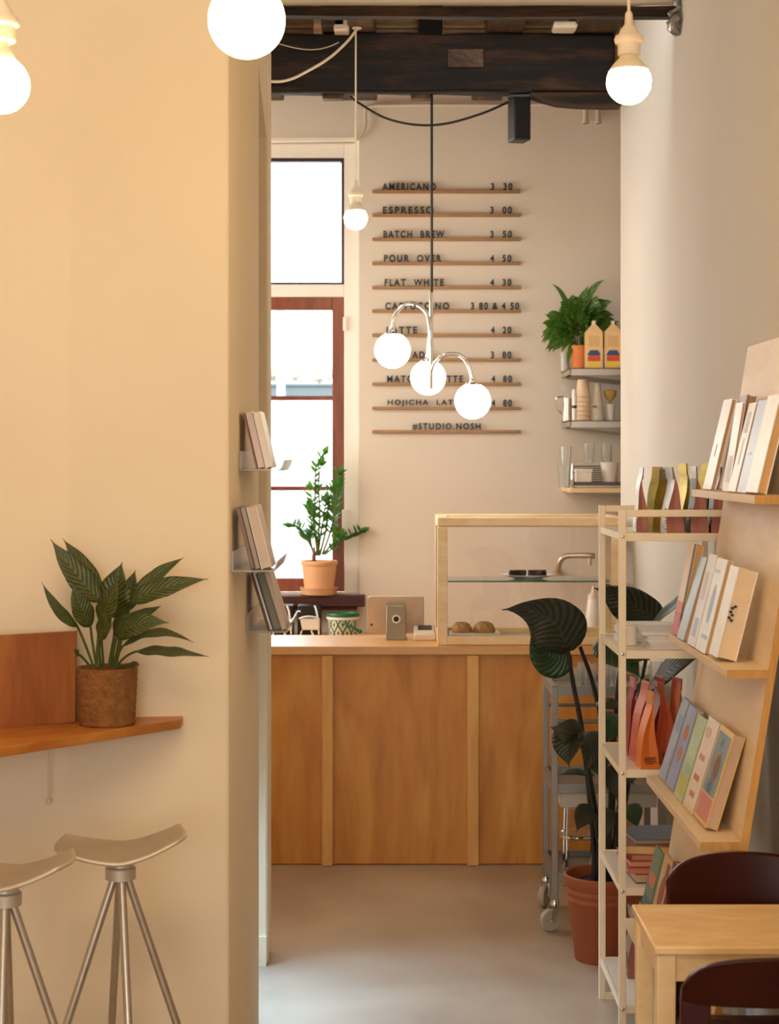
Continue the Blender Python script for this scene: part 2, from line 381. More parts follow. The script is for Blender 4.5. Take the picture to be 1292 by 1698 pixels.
# ---------------------------------------------------------------- the setting
struct('floor', MB().box(-3.2, 2.6, -3.2, 9.9, -.12, 0), M['floor'], 'grey polished concrete floor running down the shop', 'floor')
struct('ceiling', MB().box(-3.2, 1.3, -3.2, 6.6, 3.402, 3.55), M['ceiling'], 'pale plastered ceiling of the front room', 'ceiling')
struct('ceiling_back', MB().box(-3.2, 2.6, 6.6, 9.9, 3.84, 3.95), M['board_dark'], 'old dark boards above the joists', 'ceiling')
mb = MB().prism([(1.05, -3.2), (1.05, 8.2), (1.053, 8.24), (1.065, 8.262), (1.09, 8.27), (1.35, 8.27), (1.35, -3.2)], 0, 3.9)
struct('wall_right', mb, M['plaster_white'], 'uneven white plaster wall behind the book display', 'wall', sharp=60)
# back wall with the window opening
BW = 9.6
wx0, wx1, wz0, wz1 = -1.22, -.16, 1.03, 3.452
mb = MB().box(-3.2, wx0, BW, BW+.3, 0, 3.9).box(wx1, 2.6, BW, BW+.3, 0, 3.9).box(wx0, wx1, BW, BW+.3, 0, wz0).box(wx0, wx1, BW, BW+.3, wz1, 3.9)
struct('wall_back', mb, M['plaster_back'], 'beige back wall carrying the menu rails', 'wall')
struct('wall_side', MB().box(2.3, 2.6, 8.27, BW, 0, 3.9).box(1.35, 2.6, 8.1, 8.27, 0, 3.9), M['plaster_back'], 'wall of the service corner on the right', 'wall')
# pier on the left with the step at the bar
mb = MB().prism([(-3.2, 4.60), (-.83, 4.636), (-.818, 4.638), (-.806, 4.648), (-.43, 4.699), (-.421, 4.702), (-.417, 4.708), (-.3996, 5.53), (-.402, 5.55), (-3.2, 5.55)], 0, 3.5)
struct('wall_left', mb, M['plaster'], 'warm cream plaster pier on the left behind the bar', 'wall', sharp=60)
struct('wall_jamb', MB().box(-3.2, -.42, 6.25, 6.43, 0, 3.9), M['plaster'], 'plaster wall end past the side opening', 'wall', bevel=.008)
mb = MB().extrude([(-3.2, 5.5, 3.3), (-3.2, 5.7, 3.16), (-3.2, 5.95, 2.98), (-3.2, 6.3, 2.84), (-3.2, 6.3, 3.9), (-3.2, 5.5, 3.9)], (2.775, 0, 0))
struct('wall_header', mb, M['plaster'], 'sloping plaster header over the side opening', 'wall')
struct('wall_front', MB().box(-3.2, 1.35, -3.2, -3, 0, .9).box(-3.2, 1.35, -3.2, -3, 2.7, 3.5).box(-3.2, -1.9, -3.2, -3, .9, 2.7).box(.4, 1.35, -3.2, -3, .9, 2.7), M['plaster'], 'shopfront wall behind the viewer with an assumed window opening', 'wall')  # unseen wall, its opening is assumed and lets sky light into the room
struct('wall_outer', MB().box(-3.4, -3.2, -3.2, 9.9, 0, 3.9), M['plaster'], 'far left outer wall out of view', 'wall')
struct('trim_1', MB().box(-3.2, -.425, 6.235, 6.25, 0, .1), M['plaster'], 'low plaster skirting at the foot of the wall end', 'skirting')

# window: white box frame with a dark thin upper light and a red-brown lower sash
def zpx(y, D): return H-(y-HY)*D/F
def xpx(x, D): return (x-CX)*D/F
fy0, fy1 = 9.69, 9.78
win = bpy.data.objects.new('window_1', None); COL.objects.link(win); win.location = (-.7, fy0, wz0); tag(win, 'tall window with a red-brown lower sash and a thin dark upper light', 'window', kind='structure')
D0 = fy0
xr1, xl1 = xpx(571, D0), -1.14
zt, zm1, zm0, zb = zpx(262, D0), zpx(472, D0), zpx(493, D0), zpx(981, D0)
mb = MB().box(xr1, wx1, fy0-.02, 9.85, wz0, wz1).box(wx0, xl1, fy0-.02, 9.85, wz0, wz1).box(xl1, xr1, fy0-.02, 9.85, zt, wz1).box(xl1, xr1, fy0-.02, 9.85, zm0, zm1)
mb.build('window_frame', M['white_paint'], win, bevel=.004)
def rect_frame(x0, x1, z0, z1, l, r, b, t, y0, y1, mm, nm, par):
    q = MB().box(x0, x0+l, y0, y1, z0, z1).box(x1-r, x1, y0, y1, z0, z1).box(x0+l, x1-r, y0, y1, z0, z0+b).box(x0+l, x1-r, y0, y1, z1-t, z1)
    return q.build(nm, mm, par, bevel=.003)
px = D0/F
o = rect_frame(xl1, xr1, zm1, zt, .02, 5*px, 4*px, 6*px, fy0, 9.75, M['sash_dark'], 'sash', win); o['label'] = 'thin dark upper sash'
lo = rect_frame(xl1, xr1, zb, zm0, .07, 20*px, 22*px, 21*px, fy0-.005, 9.76, M['sash'], 'sash', win); lo['label'] = 'thick red-brown lower sash'
for y in (660, 810):
    MB().box(xl1+.07, xr1-20*px, fy0+.005, 9.74, zpx(y+3.5, D0), zpx(y-3.5, D0)).build('glazing_bar', M['sash'], win, bevel=.003)
MB().box(xl1, xr1, 9.72, 9.725, zb+.02, zm0-.02).box(xl1, xr1, 9.72, 9.725, zm1+.01, zt-.01).build('window_pane', M['glass'], win)
MB().box(xr1-.012, xr1+.02, fy0-.03, fy0, zpx(880, D0), zpx(845, D0)).box(xr1-.006, xr1+.014, fy0-.035, fy0, zpx(549, D0), zpx(526, D0)).build('hinge', M['white_paint'], win, bevel=.004)
struct('trim_2', MB().box(wx0-.03, wx1+.03, BW-.11, BW+.12, zpx(1012, 9.5)+.02, wz0-.002).box(wx0-.02, xpx(592, 9.5), BW-.09, BW-.003, zpx(1012, 9.5), zpx(1012, 9.5)+.02), M['sill'], 'dark red-brown window sill board', 'window sill', bevel=.004)
# street outside the window
struct('ground_outside', MB().box(-8, 8, 9.9, 24, -.3, -.1), cmat((190, 188, 182)), 'paving outside the window', 'ground')
struct('wall_opposite', MB().box(-4, 3, 15.05, 15.4, -.1, zpx(657, 15)), cmat((236, 234, 228)), 'bright white garden wall outside the window', 'wall')
tag(MB().box(-2.6, 2.2, 14.96, 15.36, zpx(657, 15)+.001, zpx(640, 15)).box(-2.6, 2.2, 14.93, 15.4, zpx(641, 15), zpx(636, 15)).build('gutter', cmat((78, 92, 96)), bevel=.01), 'grey-blue gutter on the garden wall seen through the lower sash', 'gutter')
mb = MB(); rnd = random.Random(3)
for i in range(220):
    x = rnd.uniform(-2.5, 1.1); z = zpx(635, 15)+abs(rnd.gauss(0, .05)); a = rnd.uniform(0, 6.28); l = rnd.uniform(.03, .08)
    c = Vector((x, 15.15+rnd.uniform(-.08, .08), z)); leaf(mb, [c, c+Vector((math.cos(a)*l, .0, abs(math.sin(a))*l*.7+.02)), c+Vector((math.cos(a)*l*1.6, .02, abs(math.sin(a))*l+.03))], .05, (0, -1, .5), nu=4, nv=2)
tag(mb.build('creeping_plant', cmat((150, 152, 132))), 'leafy plants along the garden wall outside the window', 'plant', kind='stuff')
tag(MB().tube([(xpx(466, 14.6), 14.6, -.1), (xpx(466, 14.6), 14.6, zpx(510, 14.6)), (xpx(440, 14.6), 14.65, zpx(500, 14.6))], .035).build('drain_pipe', cmat((150, 164, 168))), 'pale grey drain pipe outside the lower sash', 'pipe')

# ---------------------------------------------------------------- beams and joists
def rough(mb_, amp, seed):                      # slightly uneven hewn timber
    r_ = random.Random(seed)
    for v in mb_.v: v += Vector((0, r_.uniform(-amp, amp), r_.uniform(-amp, amp)))
    return mb_
def timber(x0, x1, y0, y1, z0, z1, n, amp, seed):
    q = MB(); st = []
    for i in range(n+1):
        x = x0+(x1-x0)*i/n
        st.append(q.add([(x, y0, z0), (x, y1, z0), (x, y1, z1), (x, y0, z1)]))
    for a, b in zip(st, st[1:]):
        for j in range(4): k = (j+1) % 4; q.face((a+j, b+j, b+k, a+k))
    q.face([st[0]+j for j in range(4)]); q.face([st[-1]+j for j in range(4)][::-1])
    return rough(q, amp, seed)
struct('ceiling_edge_beam', timber(-2.4, 1.05, 6.6, 6.655, 3.363, 3.402, 22, .004, 2), M['beam'], 'thin dark timber along the near edge of the opened ceiling', 'beam', bevel=.006)
b = thing('ceiling_beam', 'heavy dark old beam spanning the opened ceiling above the counter', 'beam', (0, 8.0, 3.363))
timber(-2.4, 1.0, 8.0, 8.13, 3.378, 3.632, 26, .005, 4).build('beam_timber', M['beam'], b, bevel=.012)
mb = MB(); pr = [(880, 156), (900, 163), (925, 170), (960, 173), (1000, 174), (1032, 174), (1032, 152), (880, 152)]
mb.extrude([W(x, y, 8.0) for x, y in pr], (0, .12, 0)); mb.build('corbel', M['beam'], b, bevel=.006)
MB().box(xpx(742, 8), xpx(802, 8), 7.985, 8.0, zpx(112, 8), zpx(82, 8)).build('repair_block', M['joist'], b, bevel=.004)
for x in (552, 698): MB().box(xpx(x-17, 8.1), xpx(x+17, 8.1), 8.06, 8.12, 3.352, 3.379).build('wooden_cleat', M['joist'], b, bevel=.004)
MB().tube(spline([W(x, y, 7.985) for x, y in ((440, 152), (520, 151), (600, 152), (700, 152), (790, 151), (846, 153))]), .009, 8).build('cable_conduit', M['black'], b)
zj0, zj1 = 3.625, 3.8
JO = [(578, 622, 7.0, 'grey-brown joist with the lamp cable hook'), (806, 866, 7.6, 'widest dark joist beside the black gap'), (535, 574, 7.9, 'short joist end beside the white junction box'), (398, 440, 7.0, 'leftmost joist near the big bulb'), (946, 1020, 7.4, 'rightmost joist above the corbel')]
for x0, x1, y0, lab in JO:
    o = MB().box(xpx(x0, 8.1), xpx(x1, 8.1), y0, 9.55, zj0+.012, zj1+.02).build('ceiling_joist', M['joist'], bevel=.008); tag(o, lab, 'joist', 'joists over the heavy beam')
for x0, x1, lab in ((440, 520, 'plank infill left of the junction box'), (624, 694, 'plank infill left of the black gap'), (736, 806, 'plank infill right of the black gap'), (864, 950, 'shadowed plank infill near the right wall')):
    q = MB()
    for k in range(3): q.box(xpx(x0, 8.2), xpx(x1, 8.2), 8.18+.006*k, 8.22+.006*k, 3.632+k*.063, 3.632+k*.063+.058)
    tag(q.build('infill_boards', M['board_dark'], bevel=.003), lab, 'boards', 'boards between the joists')
tag(MB().box(xpx(694, 8.15), xpx(734, 8.15), 8.1, 8.3, 3.634, 3.79).build('dark_gap_block', M['black_void'], bevel=.004), 'black block standing in for the dark gap between the boards', 'box')  # near-black block stands in for the shaded void between the joists
jb = thing('junction_box', 'small white junction box fixed under the short joist', 'junction box', W(566, 55, 7.95))
MB().box(xpx(554, 7.95), xpx(579, 7.95), 7.9, 8.0, zpx(54, 7.95), zpx(33, 7.95)).build('box_body', M['cream'], jb, bevel=.006)
MB().tube([W(534, 33, 7.95), W(580, 33, 7.95)], .006).build('cable_stub', M['cream'], jb)
tag(MB().box(xpx(917, 7.9), xpx(957, 7.9), 7.86, 7.98, zpx(49, 7.9), zpx(38, 7.9)).build('smoke_detector', M['cream'], bevel=.01), 'small cream box high by the rightmost joist', 'box')
mb = MB(); r_ = random.Random(12)
def crum(u, v):
    return Vector((xpx(1108+28*v+14*u*(1-v), 6.55)+.02*math.sin(u*19+v*7), 6.52+.04*math.sin(u*13)*math.cos(v*9), zpx(56-62*u+8*math.sin(v*12), 6.55)))
mb.grid(crum, 16, 12)
tag(mb.build('plastic_sheet', glass('plastic_film', (.95, .93, .9), 2.5, .2, white=.25), solid=.001), 'scrap of clear plastic sheeting at the beam end by the right wall', 'plastic sheet')
# pipes and cables on the back wall
tag(MB().tube(spline([W(590, 232, 9.57), W(601, 222, 9.57), W(606, 205, 9.57), W(606, 186, 9.57), W(616, 176, 9.57), W(700, 174, 9.57), W(830, 174, 9.57), W(960, 172, 9.57)]), .009, 8).build('wall_conduit', M['conduit']), 'cream conduit running along the top of the back wall', 'conduit')
tag(MB().tube(spline([W(440, 239, 9.58), W(520, 238, 9.57), W(590, 237, 9.58)]), .006, 8).build('wall_cable', M['conduit']), 'thin cream cable above the window head', 'cable')
for x, lab in ((971, 'left stub of the two white pipe ends under the corbel'), (992, 'right stub of the two white pipe ends under the corbel')):
    tag(MB().tube([W(x, 160, 9.55), W(x, 205, 9.55)], .014).lathe([(.018, 0), (.02, .006), (.018, .012)], W(x, 205, 9.55)).build('pipe_stub', M['conduit']), lab, 'pipe', 'pipe stubs under the corbel')
tag(MB().tube(spline([W(575, 156, 8.15), W(600, 174, 8.15), W(640, 196, 8.15), W(690, 207, 8.15), W(740, 205, 8.15), W(800, 188, 8.15), W(846, 168, 8.15)]), .0055, 8).build('black_cable', M['cord_black']), 'black cable sagging under the beam to the speaker', 'cable')
tag(MB().tube(spline([W(592, 48, 7.95), W(575, 70, 7.95), W(545, 97, 7.95), W(510, 118, 7.95), W(480, 132, 7.95), W(450, 135, 7.95), W(400, 128, 7.95)]), .006, 8).tube(bez([W(455, 70, 7.96), W(500, 85, 7.96), W(530, 88, 7.96), W(562, 70, 7.96)], 10), .002, 6).build('white_cable', M['cord']), 'cream lamp cable swagged across the heavy beam', 'cable')
sp = thing('wall_speaker', 'black speaker hanging from the beam beside the menu', 'speaker', W(860, 200, 8.1))
q = MB(); c = W(861, 200, 8.1); ca, sa = math.cos(R(14)), math.sin(R(14)); wv, dv = Vector((ca, sa, 0))*.078, Vector((-sa, ca, 0))*.1
o0 = Vector((c.x, c.y, 0))-wv*.5-dv*.5; q.obox(o0+Vector((0, 0, zpx(235, 8.1))), wv, dv, (0, 0, zpx(164, 8.1)-zpx(235, 8.1)))
q.build('cabinet', M['black'], sp, bevel=.006)
MB().obox(o0-dv.normalized()*.003+wv*.06+Vector((0, 0, zpx(232, 8.1))), wv*.88, dv.normalized()*.004, (0, 0, .175)).build('grille', M['black_void'], sp, bevel=.001)
MB().box(c.x-.05, c.x+.05, 8.05, 8.12, zpx(164, 8.1), zpx(160, 8.1)).tube([(c.x, 8.1, zpx(165, 8.1)), (c.x, 8.1, 3.384)], .012).build('bracket', M['black'], sp)
MB().tube([W(876, 191, 8.1), W(880, 191, 8.1)], .011).build('knob', M['black'], sp)

# ---------------------------------------------------------------- pendant bulbs
def bulb(x, y, D, r, cut, toppx, label, cordpx=None):
    """globe bulb: centre (x,y), radius r px, glow below cut*r, cord to the ceiling"""
    c = W(x, y, D); k = D/F; rr = r*k
    t = thing('pendant_bulb', label, 'pendant lamp', c, 0, 'bare bulb pendants')
    a = math.degrees(math.asin(cut))
    MB().ball(c, rr, 36, -90, a).build('bulb_globe', M['glow'], t)
    rc = rr*math.cos(R(a)); z0 = rr*cut
    MB().lathe([(rc, z0), (rc*.97, z0+.1*rr), (rc*.75, z0+.35*rr), (rc*.52, z0+.55*rr), (rc*.42, z0+.7*rr)], c, 32).build('bulb_collar', M['cord'], t)
    z1 = z0+.66*rr
    MB().lathe([(.42*rr, z1), (.5*rr, z1+.04*rr), (.5*rr, z1+.55*rr), (.62*rr, z1+.6*rr), (.66*rr, z1+.75*rr), (.6*rr, z1+.9*rr), (.46*rr, z1+.95*rr), (.38*rr, z1+1.2*rr), (.2*rr, z1+1.4*rr), (.16*rr, z1+1.9*rr), (.1*rr, z1+2.0*rr)], c, 32).build('socket', M['cream'], t)
    MB().tube([c+Vector((0, 0, z1+1.9*rr)), c+Vector((0, 0, (toppx-c.z)*.5)), Vector((c.x, c.y, toppx))], max(.0032, .07*rr), 8).build('lamp_cord', M['cord'], t)
    return t
bulb(409, 33, 2.5, 62, .72, 3.402, 'largest glowing bulb pendant at the top beside the left pier')
bulb(2, 141, 3.3, 46.5, .86, 3.402, 'glowing bulb pendant cut by the left edge of the picture')
bulb(1043, 136, 4.1, 37, .50, 3.402, 'glowing bulb pendant in front of the right wall')
bulb(590, 362, 7.9, 19.5, .62, zpx(46, 7.9), 'small far bulb pendant hanging beside the window')
MB().lathe([(.02, 0), (.024, .01), (.02, .02)], W(592, 48, 7.93)).build('cable_hook', M['cream'], [o for o in bpy.data.objects if o.name.startswith('pendant_bulb')][-1])

# chandelier
ch = thing('chandelier', 'chrome three-globe chandelier hanging over the counter', 'chandelier', W(716, 626, 8.1))
D = 8.1
MB().tube([W(716, 156, 8.1), W(716, 487, D)], .006, 8).build('suspension_cable', M['cord_black'], ch)
MB().tube([W(715, 485, D), W(715, 645, D-.05)], [.009]*2, 12).build('stem', M['chrome'], ch)
def garm(pts, g, dz):
    q = MB().tube(spline([W(x, y, D+d) for x, y, d in pts], 6), .0085, 10); q.build('arm', M['chrome'], ch)
    gc = W(g[0], g[1], D+dz); rr = 29.5*D/F
    MB().ball(gc, rr, 40).build('glass_globe', M['globe'], ch)
    MB().lathe([(rr*.46, rr*.88), (rr*.4, rr*.98), (rr*.2, rr*1.03), (.012, rr*1.12), (.012, rr*1.3)], gc, 24).build('globe_cap', M['chrome'], ch)
garm([(714, 590, -.02), (713, 545, -.03), (708, 521, -.04), (696, 508, -.05), (682, 503, -.06), (668, 507, -.07), (656, 522, -.08), (652, 536, -.08), (651, 549, -.08)], (651, 581), -.08)
garm([(716, 520, .02), (713, 555, .05), (711, 575, .07), (710, 592, .07)], (710, 626), .07)
garm([(716, 622, -.03), (720, 604, -.06), (733, 591, -.08), (749, 587, -.09), (764, 590, -.1), (775, 602, -.11), (781, 618, -.11), (784, 632, -.11)], (784, 665), -.11)

# ---------------------------------------------------------------- menu
ROWS = [(318, 'AMERICANO', 634, 723, '3  30', 814, 850), (357, 'ESPRESSO', 635, 719, '3  00', 813, 849), (397, 'BATCH  BREW', 636, 737, '3  50', 813, 849), (437, 'POUR  OVER', 637, 732, '4  50', 813, 848),
        (477, 'FLAT  WHITE', 638, 736, '4  30', 813, 848), (516, 'CAPPUCCINO', 639, 745, '3 80 & 4 50', 781, 861), (556, 'LATTE', 641, 692, '4  20', 814, 848), (597, 'CORTADO', 641, 717, '3  80', 814, 848),
        (637, 'MATCHA  LATTE', 642, 768, '4  80', 815, 849), (677, 'HOJICHA  LATTE', 643, 770, '4  80', 815, 849), (716, '#STUDIO.NOSH', 684, 797, None, 0, 0)]
D = BW-.02
nm = ['first', 'second', 'third', 'fourth', 'fifth', 'sixth', 'seventh', 'eighth', 'ninth', 'tenth', 'lowest']
for i, (y, tx, x0, x1, pr_, p0, p1) in enumerate(ROWS):
    zc = zpx(y, D); what = tx.replace('  ', ' ').lower().capitalize() if pr_ else 'the shop tag'
    t = thing('menu_rail', 'wooden menu rail with black letters for %s, %s from the top' % (what, nm[i]) if pr_ else 'lowest wooden menu rail with a black hashtag line', 'menu rail', (xpx(740, D), BW, zc), 0, 'menu rails on the back wall')
    MB().box(xpx(617.5, D), xpx(863, D), D-.004, BW, zc-.0075, zc+.006).box(xpx(617.5, D), xpx(863, D), D-.006, D-.002, zc-.0075, zc+.0085).build('ledge', M['rail_wood'], t, bevel=.0015)
    hh = .037; zb_ = zc+.0092
    text_mesh('item_lettering', tx, xpx(x1, D)-xpx(x0, D), hh, .006, M['letter'], t, (xpx(x0, D), D+.006, zb_))
    if pr_: text_mesh('price_lettering', pr_, xpx(p1, D)-xpx(p0, D), hh if '&' not in pr_ else hh, .006, M['letter'], t, (xpx(p0, D), D+.006, zb_))

# ---------------------------------------------------------------- counter
CD = 7.755
ct = thing('service_counter', 'long plywood service counter with pine battens facing the room', 'counter', (0, CD, 0))
zt_ = .9435
MB().box(-1.6, 1.045, CD, 8.26, zpx(1086, CD), zt_).build('countertop', M['pine_x'], ct, bevel=.003)
for x0, x1 in ((380, 534), (552, 776), (794, 1049)):
    MB().box(xpx(x0-2, CD), xpx(x1+2, CD), CD+.036, CD+.05, .004, zpx(1087, CD)).build('front_panel', M['ply'], ct)
for x0, x1 in ((534, 552), (775, 794)): MB().box(xpx(x0, CD), xpx(x1, CD), CD+.004, CD+.04, .002, zpx(1087, CD)).build('batten', M['pine'], ct, bevel=.002)
MB().box(-1.6, 1.045, CD+.052, 8.2, .004, .88).build('carcass', M['pine'], ct)
bc = thing('back_counter', 'low back counter under the window mostly hidden by the front counter', 'counter', (0, 9.3, 0))
MB().box(-1.4, 1.6, 9.0, 9.59, .80, .83).build('worktop', M['pine_x'], bc, bevel=.003)
MB().box(-1.4, 1.6, 9.04, 9.59, 0, .80).build('cabinet_body', M['ply'], bc)

# display case on the counter
zc0 = zt_+.001; fx0, fx1, fyf, fyb = xpx(725.5, 7.8), xpx(1030, 7.8), 7.80, 8.22; ztop = zpx(857, 7.8)
dc = thing('display_case', 'pale wooden cake display case with glass sides on the counter', 'display case', ((fx0+fx1)/2, 8.0, zc0))
st = .044
for x in (fx0, fx1-st):
    for y in (fyf, fyb-st): MB().box(x, x+st, y, y+st, zc0, ztop-st).build('post', M['case'], dc, bevel=.003)
for y in (fyf, fyb-st):
    MB().box(fx0+st, fx1-st, y, y+st, zc0, zc0+.04).build('bottom_rail', M['case'], dc, bevel=.003)
    MB().box(fx0, fx1, y, y+st, ztop-st, ztop).build('top_rail', M['case'], dc, bevel=.008)
for x in (fx0, fx1-st):
    MB().box(x, x+st, fyf+st, fyb-st, zc0, zc0+.04).build('side_rail', M['case'], dc, bevel=.003)
    MB().box(x, x+st, fyf+st, fyb-st, ztop-st, ztop).build('side_rail', M['case'], dc, bevel=.003)
MB().box(fx0+st, fx1-st, fyf+st, fyb-st, zc0, zc0+.012).build('base_board', M['case'], dc)
MB().box(fx0+st, fx1-st, fyf+.016, fyf+.020, zc0+.04, ztop-st).build('front_pane', M['glass'], dc)
MB().box(fx0+.018, fx0+.022, fyf+st, fyb-st, zc0+.04, ztop-st).build('side_pane', M['glass'], dc)
MB().box(fx0+st, fx1-st, fyf+st, fyb-st, ztop-.024, ztop-.018).build('top_pane', M['glass'], dc)
zs = zpx(964, 7.86)
g = MB().box(fx0+st-.01, fx1-st+.01, fyf+.05, fyb-.06, zs-.003, zs+.003).build('glass_shelf', M['glass_green'], dc)
MB().box(fx0+st-.01, fx1-st+.01, fyf+.0492, fyf+.0502, zs-.0032, zs+.0032).build('shelf_edge', M['glass_edge'], g)
# cakes
def plate(name, c, r, lab, cat, m, rz=1.):
    q = MB().lathe([(r*.5, 0), (r*.55, .002), (r*.62, .004), (r*.98, .016), (r, .018), (r*.97, .019), (r*.6, .008), (0, .007)], c, 36, cap=False)
    return tag(q.build(name, m, origin=c), lab, cat)
pc = Vector((xpx(876, 7.99), 7.99, zs+.004)); plate('plate', pc, .118, 'white plate of brownies on the glass shelf of the display case', 'plate', M['white_cer'])
def lump(name, c, sx, sy, sz, m, lab, cat, grp, seed, box=True):
    r_ = random.Random(seed); q = MB(); n = 8
    def fn_(p): return Vector((c.x+p.x*sx, c.y+p.y*sy, c.z+p.z*sz))
    if box:
        import bmesh
        bm = bmesh.new(); bmesh.ops.create_cube(bm, size=1.0); bmesh.ops.subdivide_edges(bm, edges=bm.edges[:], cuts=5, use_grid_fill=True)
        vs = [fn_(Vector((v.co.x+r_.gauss(0, .03), v.co.y+r_.gauss(0, .03), v.co.z+.5+(r_.gauss(0, .045) if v.co.z > -.4 else 0)))) for v in bm.verts]
        bm.verts.index_update(); k = q.add(vs)
        for f in bm.faces: q.face([v.index for v in f.verts])
        bm.free()
    else:
        def gf(u, v):
            th = u*2*math.pi; ph = v*math.pi/2; k_ = 1+.09*math.sin(th*7+v*9)+.06*math.sin(th*13+v*21)
            return fn_(Vector((.5*math.cos(th)*math.cos(ph)**.5*k_, .5*math.sin(th)*math.cos(ph)**.5*k_, math.sin(ph)*(1+.08*math.sin(th*5+v*14)))))
        q.grid(gf, 28, 9)
    return tag(q.build(name, m, origin=c, sharp=80), lab, cat, grp)
lump('brownie', Vector((xpx(859, 7.97), 7.97, zs+.013)), .070, .06, .028, M['brownie'], 'left dark brownie on the white plate in the case', 'brownie', 'brownies in the display case', 1)
lump('brownie', Vector((xpx(891, 7.97), 7.97, zs+.013)), .076, .06, .028, M['brownie'], 'right dark brownie on the white plate in the case', 'brownie', 'brownies in the display case', 2)
zb0 = zc0+.0125
tr = Vector((xpx(790, 7.96), 7.96, zb0))
tag(MB().box(tr.x-.12, tr.x+.105, 7.90, 8.06, zb0, zb0+.028).build('cookie_board', M['white_cer'], bevel=.006, origin=tr), 'low white board under the cookies in the case', 'serving board')
lump('cookie', Vector((xpx(766, 7.95), 7.96, zb0+.029)), .088, .085, .042, M['cookie'], 'left nutty cookie at the bottom of the display case', 'cookie', 'cookies in the display case', 3, False)
lump('cookie', Vector((xpx(803, 7.95), 7.96, zb0+.029)), .094, .085, .044, M['cookie'], 'right nutty cookie at the bottom of the display case', 'cookie', 'cookies in the display case', 4, False)
c = Vector((xpx(852, 7.99), 7.98, zb0)); plate('metal_tray', c, .06, 'small metal dish beside the cookies in the case', 'dish', M['steel'])
c = Vector((xpx(898, 7.99), 7.97, zb0)); plate('metal_tray', c, .055, 'metal dish holding a bun at the right of the case', 'dish', M['steel'])
lump('bun', c+Vector((0, 0, .009)), .085, .075, .055, cmat((196, 120, 66)), 'glazed bun on the metal dish in the case', 'bun', None, 6, False)

# tablet till and card terminal
TD = 8.08
t = thing('till_tablet', 'silver tablet till on a grey stand at the middle of the counter', 'tablet', (xpx(655, TD), TD, zt_))
q = MB(); a = R(12); up = Vector((0, -math.sin(a), math.cos(a))); nn = Vector((0, math.cos(a), math.sin(a))); c = W(609, 1050, 8.13)
pts = []; w_, h_, r_ = .255, .172, .014
for cx_, cz_, t0 in ((w_-r_, h_-r_, 0), (r_, h_-r_, 90), (r_, r_, 180), (w_-r_, r_, 270)):
    for k in range(5): an = R(t0+k*22.5); pts.append(c+Vector((1, 0, 0))*(cx_+r_*math.cos(an))+up*(cz_+r_*math.sin(an)))
q.extrude(pts, nn*.009); q.build('tablet_body', cmat((212, 196, 176), .4, .35), t, bevel=.002)
MB().lathe([(.0055, 0), (.0055, .002)], (0, 0, 0), 16).build('camera_lens', M['black'], t, local=True).matrix_local = world_of(t).inverted() @ Matrix.Translation(c+Vector((.02, -.001, 0))+up*.04) @ Matrix.Rotation(R(90)-a, 4, 'X')
s0 = W(640, 1058, TD-.06); s0.z = zt_
q = MB().extrude([s0+Vector((0, 0, 0)), s0+Vector((0, .004, .02)), s0+Vector((.003, .05, .15)), s0+Vector((.085, .05, .15)), s0+Vector((.089, .004, .02)), s0+Vector((.092, 0, 0))], (0, .018, .0))
q.box(s0.x, s0.x+.095, s0.y, s0.y+.13, zt_, zt_+.006); q.build('stand', cmat((150, 138, 122), .35, .6), t, bevel=.003)
hub = MB().lathe([(.019, 0), (.019, .006), (.014, .0065), (.014, .003), (0, .003)], (0, 0, 0), 28, cap=False).build('cable_hole', M['white_cer'], t, local=True)
hub.matrix_local = world_of(t).inverted() @ Matrix.Translation(s0+Vector((.046, .0285, .09))) @ Matrix.Rotation(R(68), 4, 'X')
d_ = MB().lathe([(.0125, .0), (.0125, .005)], (0, 0, 0), 24).build('hole_plug', M['black'], hub, local=True)
t = thing('card_terminal', 'cream card terminal with a dark screen beside the till', 'card terminal', (xpx(703, 8.05), 8.05, zt_))
x0, x1 = xpx(686.5, 8.03), xpx(722, 8.03)
MB().extrude([(x0, 8.0, zt_), (x0, 8.0, zt_+.03), (x0, 8.02, zt_+.04), (x0, 8.105, zt_+.06), (x0, 8.112, zt_)], (x1-x0, 0, 0)).build('terminal_body', M['cream'], t, bevel=.007)
MB().obox((x0+.018, 8.035, zt_+.0445), (.062, 0, 0), (0, .06, .0132), (0, -.0005, .002)).build('screen', M['black'], t)
